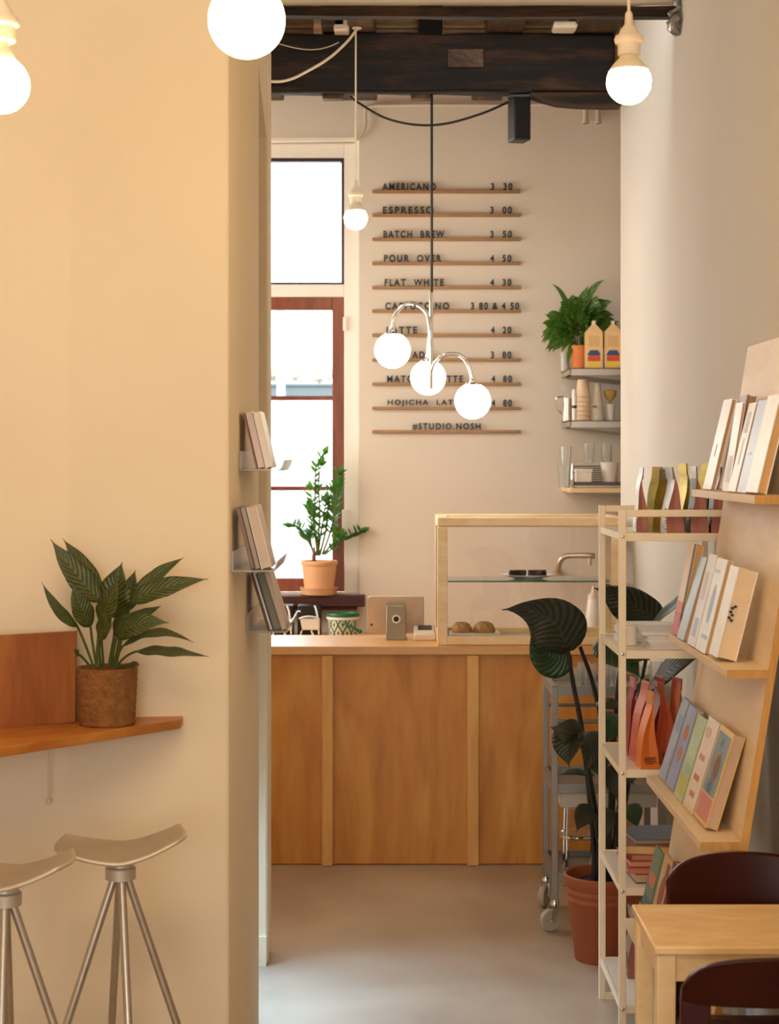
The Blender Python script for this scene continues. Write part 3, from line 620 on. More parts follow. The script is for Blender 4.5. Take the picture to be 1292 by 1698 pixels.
# ---------------------------------------------------------------- under and on the sill
zk = .8302
for i, (x0, lab) in enumerate(((447, 'left black coffee grinder with a white hopper tray under the sill'), (493, 'right black coffee grinder with a white hopper tray under the sill'))):
    D = 9.3; t = thing('coffee_grinder', lab, 'coffee grinder', (xpx(x0+20, D), D, zk), 0, 'grinders under the window sill')
    MB().box(xpx(x0, D), xpx(x0+39, D), D+.02, D+.14, zk, zpx(1004, D)-.002).build('grinder_body', M['black'], t, bevel=.006)
    q = MB().extrude([W(x0+5, 1027, D-.06), W(x0+37, 1027, D-.06), W(x0+37, 1045, D-.06), W(x0+30, 1045, D-.06), W(x0+23, 1045, D-.06), W(x0+8, 1045, D-.06)], (0, .078, 0)); q.build('hopper', M['white_cer'], t, bevel=.005)
    MB().tube(bez([W(x0+3, 1026, D-.06), W(x0+12, 1021, D-.07), W(x0+28, 1021, D-.07), W(x0+36, 1026, D-.06)], 10), .004, 8).build('hopper_rim', M['white_cer'], t)
    MB().tube(bez([W(x0+29, 1005, D), W(x0+33, 1012, D-.03), W(x0+35, 1030, D-.05), W(x0+36, 1052, D-.05)], 10), .005, 8).tube([W(x0+8, 1045, D-.05), W(x0+4, 1058, D-.05)], .004, 8).tube([W(x0+23, 1045, D-.05), W(x0+28, 1058, D-.05)], .005, 8).build('spout_frame', M['white_cer'], t)
    MB().ball(W(x0+4, 1014, D+.01), .008, 12).build('knob', M['chrome'], t)
c = Vector((xpx(569, 9.25), 9.25, zk)); rr = 27*9.25/F
t = thing('storage_tin', 'white tin with green diamond pattern and green lid under the sill', 'tin', c)
MB().lathe([(rr*.86, 0), (rr*.88, .002), (rr*.93, zpx(1026, 9.25)-zk)], c, 48).build('tin_body', M['jar'], t)
MB().lathe([(rr*.95, zpx(1027, 9.25)-zk), (rr*1.02, zpx(1026, 9.25)-zk), (rr*1.02, zpx(1022, 9.25)-zk), (rr*.98, zpx(1021, 9.25)-zk)], c, 48).build('tin_rim', M['white_cer'], t)
MB().lathe([(rr*1.03, zpx(1021.5, 9.25)-zk), (rr*1.05, zpx(1019, 9.25)-zk), (rr*1.0, zpx(1016, 9.25)-zk), (rr*.86, zpx(1016.5, 9.25)-zk), (rr*.84, zpx(1018, 9.25)-zk), (0, zpx(1018, 9.25)-zk)], c, 48, cap=False).build('tin_lid', M['lid'], t)
MB().tube(bez([W(567, 1033, 9.16), W(578, 1036, 9.13), W(590, 1043, 9.14), W(597, 1047, 9.15)], 8), .006, 8).ball(W(597, 1047, 9.15), .012, 12).build('scoop_handle', M['lid'], t)
tag(MB().tube([(xpx(616, BW), BW-.006, zpx(1034, BW)), (xpx(616, BW), BW+.0, zpx(1034, BW))], .006, 12).build('wall_screw', M['black']), 'small dark screw in the wall beside the green tin', 'screw')
# potted plant on the sill
c = W(529, 983, 9.53); c.z = wz0-.001; c.y = 9.56; k = 9.53/F
t = thing('potted_zz_plant', 'leafy green plant in a peach pot on the window sill', 'potted plant', c)
MB().lathe([(27*k, 0), (29*k, .004), (31*k, 10*k), (32*k, 12*k), (30*k, 12*k), (27*k, 5*k), (0, 5*k)], c, 40, cap=False).build('saucer', M['peach'], t)
MB().lathe([(23*k, 5.2*k), (24*k, 6*k), (29*k, 50*k), (30.5*k, 50*k), (31.5*k, 55*k), (30*k, 57*k), (28*k, 56*k), (27*k, 49*k), (0, 48*k)], c, 44, cap=False).build('pot', M['peach'], t)
MB().lathe([(27*k, 48.3*k), (14*k, 50*k), (0, 51*k)], c, 30, cap=False).build('soil', M['soil'], t)
stems = MB(); fol = MB(); r_ = random.Random(5); base = Vector((c.x, c.y, c.z+49*k))
ST = [[(526, 920), (521, 870), (522, 820), (524, 775), (536, 752)], [(530, 920), (541, 875), (545, 830), (556, 800), (562, 786)], [(534, 920), (545, 890), (553, 860), (558, 830), (560, 805)], [(522, 920), (512, 900), (504, 885), (496, 875), (485, 872)], [(536, 920), (552, 902), (570, 894), (585, 888), (598, 882)],
      [(520, 920), (514, 895), (516, 870), (512, 845)], [(538, 920), (556, 905), (564, 890)], [(527, 922), (531, 890), (536, 860), (540, 830)], [(530, 922), (524, 890), (519, 850), (515, 812)], [(524, 922), (530, 860), (528, 800), (533, 770)]]
for si, s_ in enumerate(ST):
    dd = r_.uniform(-.05, .05); P = spline([Vector((W(x, y, 9.53).x, c.y+dd*i/len(s_)-.02*i/len(s_), W(x, y, 9.53).z)) for i, (x, y) in enumerate(s_)], 5)
    stems.tube(P, [.006-.0035*i/len(P) for i in range(len(P))], 7)
    n = len(P)
    for i in range(int(n*.3), n):
        T = (P[min(i+1, n-1)]-P[i-1]).normalized()
        for sd in (-1, 1):
            az = r_.uniform(-.7, .7); side = Vector((math.cos(az)*sd, math.sin(az), 0)); d = (side*.8+T*.75).normalized(); l = r_.uniform(.048, .075)*(1-.2*i/n)
            p = P[i]; leaf(fol, [p, p+d*l*.5+Vector((0, 0, .006)), p+d*l], l*.5, T+Vector((0, -.4, .5)), nu=6, nv=4)
    leaf(fol, [P[-1], P[-1]+T*.025, P[-1]+T*.055], .03, (0, -1, .3), nu=6, nv=4)
stems.build('stems', M['stem_g'], t); fol.build('foliage', M['zz'], t, sharp=180)
MB().tube([base+Vector((-.03, -.02, 0)), base+Vector((-.027, -.022, .05)), base+Vector((-.025, -.022, .1))], [.012, .011, .004], 8).build('bulb_sheath', cmat((120, 72, 36)), t)
# tap on the back counter
tp = thing('tap', 'brushed steel tap behind the display case', 'tap', W(925, 950, 9.4))
MB().tube(spline([W(926, 952, 9.6), W(926, 950, 9.42), W(926, 942, 9.36), W(930, 929, 9.34), W(939, 922.5, 9.33), W(955, 921.5, 9.32), W(975, 921.5, 9.3), W(986, 922, 9.3)], 5), .0145, 12).build('spout', M['steel'], tp)
MB().tube([W(978, 922, 9.3), W(978, 937, 9.3)], .011).build('nozzle', M['steel'], tp)
MB().lathe([(.03, 0), (.03, .01)], (0, 0, 0), 20).build('wall_flange', M['steel'], tp, local=True).matrix_local = world_of(tp).inverted() @ Matrix.Translation(W(926, 952, 9.598)) @ Matrix.Rotation(R(90), 4, 'X')
c = Vector((xpx(984, 9.2), 9.2, zk)); kk = 9.2/F
t = thing('squeeze_bottle', 'white squeeze bottle standing behind the display case', 'bottle', c)
zt2 = zpx(972, 9.2)-zk
MB().lathe([(.042, 0), (.044, .005), (.04, zt2*.4), (.03, zt2*.72), (.026, zt2*.78)], c, 28).build('bottle_body', M['white_cer'], t)
MB().lathe([(.028, zt2*.76), (.028, zt2*.84), (.012, zt2*.88), (.005, zt2)], c, 24).build('nozzle', M['cream'], t)
# ---------------------------------------------------------------- books
def book(name, label, group, o, u, v, w, cover, page=None, prints=(), cat='book', spine=True):
    """o corner, u thickness vector from the front cover, v width vector (spine at v end), w height vector"""
    o, u, v, w = map(Vector, (o, u, v, w)); th = u.length; un = u.normalized(); vn = v.normalized(); wn = w.normalized()
    t = thing(name, label, cat, o+u*.5+v*.5, 0, group)
    ct_ = min(.0025, th*.14); q = MB().obox(o, un*ct_, v, w).obox(o+u-un*ct_, un*ct_, v, w)
    if spine: q.obox(o+un*ct_+v-vn*.002, u-2*un*ct_, vn*.002, w)
    q.build('cover', cmat(warm(cover), .4), t)
    MB().obox(o+un*ct_+vn*.003+wn*.002, u-2*un*ct_, v-vn*.005, w-wn*.004).build('pages', cmat(warm(page), .8) if page else M['paper'], t)
    for kind, v0, v1, w0, w1, c in prints:
        e = -un*.0008
        if kind == 'r': MB().obox(o+e+v*v0+w*w0, un*.0008, v*(v1-v0), w*(w1-w0)).build('cover_print', cmat(warm(c)), t)
        else:
            n = 28; P = [o+e+v*((v0+v1)/2+(v1-v0)/2*math.cos(6.2832*i/n))+w*((w0+w1)/2+(w1-w0)/2*math.sin(6.2832*i/n)) for i in range(n)]
            MB().extrude(P, un*.0008).build('cover_print', cmat(warm(c)), t)
    return t
def lean_book(label, group, xb, zb, D0, D1, h, th, tilt, cover, page=None, prints=(), name='book'):
    """stands on a ledge, front cover facing -X, top leaning towards +X; D0 near edge, D1 far edge (spine far)"""
    a = R(tilt); w = Vector((math.sin(a), 0, math.cos(a)))*h; u = Vector((math.cos(a), 0, -math.sin(a)))*th
    return book(name, label, group, (xb, D0, zb+th*math.sin(a)+.0006), u, (0, D1-D0, 0), w, cover, page, prints)

# ---------------------------------------------------------------- leaning book display
def pX(z): return .815+(z-.7)*.157               # panel front face
bs = thing('book_display', 'pale birch leaning book display with four ledges against the right wall', 'bookshelf', (.75, 4.75, 0))
D0, D1 = 4.3, 5.2; z0, z1 = .012, 2.07
MB().extrude([(pX(z0), D0, z0), (pX(z1), D0, z1), (pX(z1)+.018, D0, z1), (pX(z0)+.018, D0, z0)], (0, D1-D0, 0)).build('back_panel', M['birch'], bs)
for y0, y1 in ((D0-.003, D0), (D1, D1+.003)):
    MB().extrude([(pX(z0), y0, z0), (pX(z1), y0, z1), (pX(z1)+.018, y0, z1), (pX(z0)+.018, y0, z0)], (0, y1-y0, 0)).build('edge_strip', M['birch_edge'], bs)
LZ = [1.661, 1.247, .838, .429]
for z in LZ:
    xt = pX(z)-.098
    g = MB().box(xt, pX(z-.02)+.002, D0, D1, z-.020, z).build('ledge', M['birch'], bs, bevel=.001)
    MB().box(xt, pX(z-.02)+.002, D0-.0025, D0, z-.020, z).build('ledge_end', M['birch_edge'], g)
G1, G2, G3, G4 = 'books on the top ledge of the display', 'books on the second ledge of the display', 'books on the third ledge of the display', 'books on the lowest ledge of the display'
W_ = (244, 240, 234)
z = LZ[0]; xb = .888
lean_book('tall white hardback at the far end of the top ledge', G1, xb, z, 5.0, 5.13, .258, .012, 13.5, W_, (190, 140, 96), [('r', .48, .53, .36, .5, (90, 86, 84))])
lean_book('brown book standing behind the tall white hardback on the top ledge', G1, xb+.017, z, 4.86, 4.985, .262, .022, 13.2, (148, 112, 80), (170, 124, 86), [('r', 0, .12, 0, 1, (40, 34, 32))])
lean_book('speckled white book standing more upright on the top ledge', G1, xb+.004, z, 4.755, 4.85, .238, .008, 9.0, (232, 224, 214), (190, 150, 110), [('r', .2, .8, .1, .4, (222, 206, 192))])
lean_book('orange book peeking out behind the white ones on the top ledge', G1, xb+.034, z, 4.66, 4.78, .236, .014, 9.0, (206, 92, 40), (196, 120, 76))
lean_book('white book with faint grey lettering on the top ledge', G1, xb-.002, z, 4.64, 4.735, .236, .012, 13.5, (240, 234, 226), (206, 160, 112), [('r', .3, .7, .66, .9, (206, 202, 198)), ('r', .35, .6, .3, .6, (222, 214, 208))])
lean_book('blue-grey book between the two white ones on the top ledge', G1, xb, z, 4.51, 4.625, .24, .010, 13.5, (178, 182, 188), (196, 120, 86), [('r', .4, .6, .4, .44, (214, 218, 224))])
lean_book('nearest white book with a thick ochre page block on the top ledge', G1, xb-.004, z, 4.355, 4.495, .245, .024, 13.5, W_, (206, 156, 92))
z = LZ[1]; xb = .803
lean_book('tall yellow and pink book with a black edge on the second ledge', G2, xb+.006, z, 5.06, 5.19, .262, .022, 11, (226, 176, 104), (196, 146, 92), [('r', 0, 1, 0, .24, (206, 104, 92)), ('r', 0, 1, .24, .36, (220, 132, 92)), ('r', 0, .24, .1, 1, (26, 20, 18))])
lean_book('pale blue clothbound book on the second ledge', G2, xb, z, 4.95, 5.055, .236, .014, 16, (188, 200, 200), (190, 146, 100))
lean_book('pinkish white paperback beside the pale blue book on the second ledge', G2, xb, z, 4.77, 4.88, .25, .016, 14, (228, 214, 204), (204, 156, 96), [('r', .2, .7, .1, .3, (186, 186, 196)), ('r', .3, .8, .5, .8, (220, 200, 186))])
lean_book('white paperback with a blue-grey drawing on the second ledge', G2, xb, z, 4.615, 4.755, .246, .016, 14, (232, 224, 222), (208, 160, 100), [('o', .3, .62, .3, .72, (172, 180, 194)), ('r', .1, .7, .14, .18, (190, 188, 206)), ('r', .4, .9, .84, .88, (200, 198, 214))])
lean_book('thick beige box set with black marks at the near end of the second ledge', G2, xb+.002, z, 4.455, 4.56, .228, .05, 14, (238, 228, 214), (226, 192, 142))
o_ = [o for o in bpy.data.objects if o.name.startswith('book') and o.get('label', '').startswith('thick beige box')][0]
a = R(14); wv = Vector((math.sin(a), 0, math.cos(a))); uv_ = Vector((math.cos(a), 0, -math.sin(a))); b0 = Vector((xb+.002, 4.4545, z+.05*math.sin(a)))
q = MB()
for k, (du, dw) in enumerate(((.006, .125), (.012, .13), (.004, .115), (.009, .108), (.003, .1), (.01, .095))): q.obox(b0+uv_*du+wv*dw, uv_*.007, (0, .002, 0), wv*.006)
q.build('black_print', M['letter'], o_)
z = LZ[2]; xb = .771
lean_book('grey-blue patterned book at the far end of the third ledge', G3, xb, z, 5.075, 5.18, .236, .012, 17, (150, 160, 170), (196, 160, 112), [('r', .2, .8, .2, .4, (168, 160, 170)), ('r', .1, .7, .6, .8, (136, 152, 164))])
lean_book('slate blue book with two orange ovals on the third ledge', G3, xb, z, 4.925, 5.05, .230, .020, 17, (136, 144, 168), (214, 176, 118), [('o', .25, .68, .32, .52, (184, 106, 66)), ('o', .25, .68, .58, .78, (184, 106, 66))])
lean_book('green and yellow marbled book on the third ledge', G3, xb, z, 4.775, 4.905, .228, .007, 17, (170, 180, 120), (196, 190, 120), [('r', .1, .9, .5, .75, (182, 196, 150)), ('r', .0, .9, .05, .3, (178, 172, 78)), ('r', .1, .6, .32, .42, (150, 172, 150))])
lean_book('cream paperback with red print on the third ledge', G3, xb, z, 4.61, 4.76, .243, .010, 17, (226, 200, 164), (198, 150, 98), [('r', .3, .7, .14, .2, (190, 112, 84)), ('r', .3, .75, .32, .38, (184, 106, 80)), ('r', .35, .8, .54, .6, (190, 130, 100)), ('o', .4, .9, .78, .9, (206, 176, 150)), ('r', .1, .9, .0, .05, (222, 186, 130))])
lean_book('thick grey book with a yellow sun oval nearest on the third ledge', G3, xb, z, 4.415, 4.59, .240, .030, 17, (222, 176, 84), (196, 158, 120), [('r', .06, .92, .3, .94, (122, 136, 138)), ('r', .06, .92, .04, .28, (204, 120, 102)), ('o', .22, .72, .42, .76, (228, 186, 110)), ('o', .36, .6, .5, .72, (206, 132, 96)), ('o', .3, .7, .3, .42, (160, 158, 150)), ('o', .4, .62, .8, .88, (150, 158, 154))])
z = LZ[3]; xb = .700
lean_book('green and orange book at the far end of the lowest ledge', G4, xb, z, 5.0, 5.13, .232, .006, 14, (96, 122, 98), (150, 150, 110), [('r', .1, .8, .55, .7, (196, 110, 66)), ('r', .1, .9, .2, .4, (70, 96, 82))])
lean_book('tan paperback with red ornament on the lowest ledge', G4, xb, z, 4.83, 4.97, .240, .012, 14, (206, 162, 112), (206, 166, 112), [('o', .2, .7, .4, .8, (150, 82, 58)), ('o', .3, .6, .1, .35, (160, 92, 66)), ('r', .2, .5, .8, .95, (120, 84, 60))])
lean_book('thick tan hardback with dark red edges on the lowest ledge', G4, xb-.008, z, 4.66, 4.79, .25, .05, 14, (110, 34, 26), (222, 176, 120))
lean_book('grey book with a red ribbon on the lowest ledge behind the chair', G4, xb+.008, z, 4.5, 4.62, .228, .02, 14, (196, 180, 166), (214, 176, 130), [('r', 0, .1, 0, 1, (120, 40, 34))])

# ---------------------------------------------------------------- shelving rack
rk = thing('shelving_rack', 'tall cream metal rack of five shelves beside the book display', 'rack', (.85, 5.6, 0))
RX0, RX1, RY0, RY1 = .672, 1.03, 5.34, 5.87; pw = .021
for x in (RX0+.006, RX1-pw):
    for y in (RY0, RY1-pw): MB().box(x, x+pw, y, y+pw, 0, 1.598).build('post', M['rack'], rk, bevel=.002)
SZ = [1.527, 1.18, .828, .48, .132]
for z in SZ:
    g = MB().box(RX0+.012, RX1-.005, RY0+.012, RY1-.006, z-.004, z).build('shelf', M['rack_shelf'], rk)
    for y0, y1 in ((RY0+.004, RY0+.012), (RY1-.012, RY1-.004)): MB().box(RX0+.006+pw, RX1-pw, y0, y1, z-.022, z+.002).build('shelf_edge', M['rack'], g, bevel=.001)
    for x in (RX0+.010, RX1-.012): MB().box(x, x+.006, RY0+pw, RY1-pw, z-.018, z+.002).build('shelf_side', M['rack'], g)
    MB().lathe([(.0055, 0), (.0055, .002), (.003, .003)], (0, 0, 0), 14).build('screw', M['steel'], g, local=True).matrix_local = world_of(g).inverted() @ Matrix.Translation(Vector((RX0+.0165, RY0, z-.008))) @ Matrix.Rotation(R(90), 4, 'X')
for y in (RY0, RY1-pw): MB().box(RX0+.006+pw, RX1-pw, y+.004, y+.016, 1.577, 1.598).build('top_rail', M['rack'], rk, bevel=.002)
MB().box(RX0+.006+pw, RX1-pw, RY1-pw, RY1-.004, .0, .02).build('foot_rail', M['rack'], rk)

def wedge_bag(label, group, c, w_, d_, h_, rot, gm, pm, sm, seed=0, ln=None, stripes=0, hook=0.):
    """gusset side (narrow wedge) faces -Y, broad panels at +-X, flat sealed top"""
    t = thing('coffee_bag', label, 'coffee bag', c, rot, group); r_ = random.Random(seed)
    ns = 16; fr, gs, pl = MB(), MB(), MB(); S = []
    for k in range(ns+1):
        s_ = k/ns; ww = w_*.5*(1 if s_ < .12 else max(.05, 1-((s_-.12)/.76)**1.2)); dd = d_*.5*(1+.08*s_-.05*math.sin(s_*6)); ln_ = hook*(s_**1.6)*w_+.006*math.sin(s_*7+seed)*s_
        S.append([(-ww+ln_, -dd, h_*s_), (ln_, -dd+.010*min(1, s_*3)*(1-s_), h_*s_), (ww+ln_, -dd, h_*s_), (ww+ln_, dd, h_*s_), (ln_, dd-.010*min(1, s_*3)*(1-s_), h_*s_), (-ww+ln_, dd, h_*s_)])
    def st_(mb_, a, b):
        kk = [mb_.add([s_[a], s_[b]]) for s_ in S]
        for j in range(ns): mb_.face((kk[j], kk[j]+1, kk[j+1]+1, kk[j+1]))
    st_(gs, 0, 1); st_(gs, 1, 2); st_(gs, 3, 4); st_(gs, 4, 5); st_(pl, 2, 3); st_(pl, 5, 0)
    k = gs.add(S[0]); gs.face([k+i for i in range(6)][::-1])
    gs.build('gusset', gm, t, local=True, sharp=70); pl.build('bag_panels', pm, t, local=True, sharp=70)
    top = S[-1]; q = MB(); x0, x1 = top[0][0]-.0012, top[2][0]+.0012; y0, y1 = top[0][1], top[3][1]
    z0 = h_-.03; i0 = int(.86*ns); xa = S[i0][0][0]*.4+x0*.6; xb = S[i0][2][0]*.4+x1*.6
    q.hexa([(xa, y0, z0), (xb, y0, z0), (xb, y1, z0), (xa, y1, z0), (x0+hook*.012, y0, h_+.006), (x1+hook*.012, y0, h_+.006), (x1+hook*.012, y1, h_+.006), (x0+hook*.012, y1, h_+.006)]); q.build('seal_strip', sm, t, local=True)
    if ln:
        q = MB()
        for (a0, a1, s0, s1) in ln: q.box(w_*(a0-.5), w_*(a1-.5), -d_*.5*1.06-.0012, -d_*.5+.004, h_*s0, h_*s1)
        q.build('label_print', cmat((134, 60, 26)), t, local=True)
    if stripes:
        q = MB()
        for k in range(stripes): z_ = h_*(.05+.035*k); q.box(-w_*.505, -w_*.49, -d_*.48, -d_*.48+.014, z_, z_+.0035)
        q.build('stripe_print', M['letter'], t, local=True)
    return t
Z = SZ[0]+.001; G = 'coffee bags on the top rack shelf'
BG = [(1062, 5.52, 3, .036, .06, 'mauve', 'silver', 'silver', 'leftmost mauve coffee bag with a silver edge on the top rack shelf', .0, 6), (1086, 5.565, 28, .036, .045, 'dark_olive', 'olive', 'olive', 'gold foil coffee bag second from the left on the top rack shelf', .1, 0), (1098, 5.47, 30, .036, .045, 'dark_olive', 'olive', 'silver', 'gold and olive bag third from the left on the top rack shelf', .2, 0),
      (1115, 5.405, 11, .056, .056, 'mauve', 'silver', 'silver', 'mauve coffee bag with a bright silver side on the top rack shelf', -.1, 10), (1135, 5.60, 14, .045, .06, 'olive', 'olive', 'olive', 'gold foil bag standing behind two mauve bags on the top rack shelf', .0, 0), (1156, 5.405, 9, .056, .05, 'mauve', 'dark_olive', 'silver', 'middle mauve coffee bag with a striped dark side on the top rack shelf', -.1, 10),
      (1170, 5.60, 24, .042, .055, 'dark_olive', 'olive', 'olive', 'dark olive bag behind the book ledge on the top rack shelf', .1, 0), (1189, 5.405, 7, .05, .046, 'mauve', 'dark_olive', 'dark_olive', 'rightmost mauve coffee bag on the top rack shelf', .0, 10)]
for i, (x, D, rz, w_, d_, a, b, s_, lab, hk, sn) in enumerate(BG):
    wedge_bag(lab, G, (xpx(x, D), D, Z), w_, d_, (.188, .19, .186, .19, .2, .192, .2, .19)[i], R(rz), M[a], M[b], M[s_], i, None, sn, hk)
Z = SZ[2]+.001; G = 'orange coffee bags on the third rack shelf'
OB = [(1051, 5.62, (140, 34, 24), .05, 'dark red coffee bag hidden behind the rack post'), (1061, 5.52, (196, 84, 48), .05, 'salmon coffee bag left of the brightest orange bag'), (1073, 5.395, (220, 116, 32), .055, 'front bright orange coffee bag with a printed label'),
      (1086, 5.66, (140, 34, 22), .055, 'dark red coffee bag behind the brightest orange bag'), (1104, 5.48, (184, 78, 44), .058, 'brick red coffee bag right of the brightest orange bag'), (1122, 5.60, (206, 100, 50), .05, 'orange coffee bag at the right end by the book ledge')]
for i, (x, D, c_, w_, lab) in enumerate(OB):
    ln = [(.2, .85, .145, .153), (.2, .8, .118, .126), (.22, .86, .09, .098), (.3, .7, .065, .073)] if i in (1, 2, 4) else None
    wedge_bag(lab, G, (xpx(x, D), D, Z), w_, .06, .236 if i != 2 else .222, R((6, 12, 8, 14, 4, 16)[i]), cmat(c_, .5), cmat(tuple(min(255, int(x_*1.04)+3) for x_ in c_), .45), cmat(((204, 140, 140), (206, 130, 100), (226, 156, 100), (206, 140, 140), (176, 78, 48), (190, 96, 56))[i], .4), i, ln, 0, (-.1, .25, .1, .3, -.15, .1)[i])
# stack of white books lying on the second shelf
Z = SZ[1]+.001; zz = Z; G = 'white volumes lying on the second rack shelf'
for i, (x0, x1, y0, y1, h_, c_, pg, lab) in enumerate(((.775, 1.0, 5.38, 5.56, .022, (228, 214, 196), (206, 186, 160), 'bottom white volume of the lying stack on the second rack shelf'), (.77, .985, 5.385, 5.56, .016, (238, 228, 212), (216, 196, 172), 'middle white volume of the lying stack on the second rack shelf'), (.755, 1.0, 5.40, 5.57, .012, (206, 186, 160), (220, 204, 184), 'top thin volume of the lying stack on the second rack shelf'))):
    book('book', lab, G, (x0, y0, zz+h_), (0, 0, -h_), (x1-x0, 0, 0), (0, y1-y0, 0), c_, pg, [], spine=False); zz += h_+.0008
for i, (x0, y0, n, lab) in enumerate(((.71, 5.62, 4, 'back pile of small white cards on the second rack shelf'),)):
    for k in range(n):
        z_ = Z+k*.0135; book('book', 'small white booklet %s of the back pile on the second rack shelf' % ('at the bottom', 'second from the bottom', 'third from the bottom', 'on top')[k], 'small booklets on the second rack shelf', (x0+.004*(k % 2), y0, z_+.0125), (0, 0, -.0125), (.17, 0, 0), (0, .12, 0), (236, 228, 216), (222, 212, 198), [], spine=False)
tag(MB().lathe([(.022, 0), (.022, .055), (.019, .058)], (.733, 5.52, Z), 24).build('white_jar', M['white_cer']), 'small white jar on the second rack shelf by the left post', 'jar')
# books lying on the fourth shelf
Z = SZ[3]+.001; G = 'lying books on the fourth rack shelf'; zz = Z
FB = [(.735, 1.0, 5.40, 5.60, .028, 4, (70, 76, 62), (200, 150, 104), 'bottom dark green book of the lying stack on the fourth rack shelf'), (.715, .99, 5.40, 5.6, .016, -4, (196, 100, 70), (196, 120, 84), 'second lowest salmon book of the lying stack'), (.72, 1.0, 5.41, 5.61, .018, 5, (190, 84, 56), (208, 152, 106), 'red edged book in the middle of the lying stack'),
      (.725, .99, 5.42, 5.6, .016, -2, (186, 92, 64), (196, 130, 92), 'thin orange book below the topmost pair of the lying stack'), (.69, .95, 5.43, 5.63, .027, -9, (150, 96, 58), (222, 170, 100), 'ochre book jutting left from the lying stack'), (.74, 1.0, 5.43, 5.64, .014, 7, (92, 96, 104), (180, 140, 100), 'topmost slate blue book of the lying stack')]
for (x0, x1, y0, y1, h_, ang, c_, pg, lab) in FB:
    ca, sa = math.cos(R(ang)), math.sin(R(ang)); book('book', lab, G, (x0, y0, zz+h_), (0, 0, -h_), (ca*(x1-x0)*.9, sa*(x1-x0)*.9, 0), (-sa*(y1-y0), ca*(y1-y0), 0), c_, pg, [], spine=False); zz += h_+.0008
# bottom shelf
Z = SZ[4]+.001
wedge_bag('mauve coffee bag with a silver striped side on the bottom rack shelf', None, (xpx(1054, 5.63), 5.66, Z), .06, .06, .21, R(8), M['mauve'], M['silver'], M['silver'], 3, None, 10, -.1)
wedge_bag('olive foil coffee bag near the table leg on the bottom rack shelf', None, (.87, 5.43, Z), .06, .06, .18, R(30), M['dark_olive'], M['olive'], M['olive'], 5)

# ---------------------------------------------------------------- steel trolley
tr = thing('steel_trolley', 'grey steel serving trolley with three trays on casters in front of the counter', 'trolley', (.8, 6.88, 0))
TX0, TX1, TY0, TY1 = .60, 1.02, 6.69, 7.09; p = .024
for x in (TX0, TX1-p):
    for y in (TY0, TY1-p): MB().box(x, x+p, y, y+p, .105, .905).build('post', M['cart'], tr, bevel=.002)
for z in (.905, .545, .215):
    g = MB().box(TX0+.004, TX1-.004, TY0+.004, TY1-.004, z-.03, z-.026).build('tray', M['cart'], tr)
    MB().box(TX0+.002, TX1-.002, TY0+.002, TY0+.008, z-.034, z).box(TX0+.002, TX1-.002, TY1-.008, TY1-.002, z-.034, z).box(TX0-.001, TX0+.02, TY0+.009, TY1-.009, z-.032, z+.0015).box(TX1-.006, TX1+.001, TY0+.009, TY1-.009, z-.034, z).build('tray_rim', M['cart'], g)
for y, z in ((TY0+.012, .775), (TY1-.012, .785)): MB().tube([(TX0+.01, y, z), (TX1-.01, y, z)], .007, 10).build('rail', M['cart'], tr)
MB().box(TX0+p+.01, TX1-p-.004, TY0+.02, TY0+.3, .455, .508).build('drawer', cmat((196, 186, 170), .5), tr, bevel=.002)
MB().tube(bez([(TX0+p, TY0+.01, .16), (TX0+p+.03, TY0-.0, .17), (TX0+p+.06, TY0, .175)], 6), .004, 8).build('brake_lever', M['chrome'], tr)
rubber = cmat((176, 166, 148), .5)
for i, (x, y, a) in enumerate(((TX0+p/2, TY0+p/2, 22), (TX0+p/2, TY1-p/2, 64), (TX1-p/2, TY0+p/2, 70), (TX1-p/2, TY1-p/2, 40))):
    ax = Vector((math.cos(R(a-90)), math.sin(R(a-90)), 0)); off = Vector((-math.cos(R(a)), -math.sin(R(a)), 0))*.018 if i < 2 else Vector((.0, 0, 0)); wc = Vector((x, y, .042))+off
    cs = MB(); cs.lathe([(.014, .115), (.018, .105), (.018, .095), (.013, .09), (.006, .09)], (x, y, 0), 20)
    for s_ in (-1, 1):
        e = ax*.017*s_; cs.extrude([Vector((x, y, .092))+e+off*-.6, Vector((x, y, .092))+e+off*.9, wc+e+off*.3, wc+e-off*.3-Vector((0, 0, .004))], ax*.003*s_)
    cs.tube([wc-ax*.022, wc+ax*.022], .005, 10); c_ = cs.build('caster_fork', M['chrome'], tr)
    wm = MB().lathe([(.012, -.014), (.03, -.012), (.038, -.012), (.041, -.007), (.041, .007), (.038, .012), (.03, .012), (.012, .014)], (0, 0, 0), 36).build('caster_wheel', rubber, c_, local=True)
    wm.matrix_local = world_of(c_).inverted() @ Matrix.Translation(wc) @ ax.to_track_quat('Z', 'Y').to_matrix().to_4x4()
def tumbler(c, r, h, label, group, m=None, t_=.0015, name='glass_tumbler'):
    q = MB().lathe([(r*.86, 0), (r, h), (r-t_, h), (r*.86-t_, .004), (0, .004)], c, 28, cap=False); k = q.add([(c[0]+r*.86*math.cos(6.2832*j/28), c[1]+r*.86*math.sin(6.2832*j/28), c[2]) for j in range(28)]); q.face([k+j for j in range(28)][::-1])
    return tag(q.build(name, m or M['glass_thin'], origin=c), label, 'glass', group)
gl = [(957, 6.80, .05), (979, 6.84, .055), (1002, 6.80, .06), (1022, 6.86, .055), (1068, 6.80, .055), (1088, 6.84, .06), (968, 6.98, .05), (1010, 6.99, .05)]
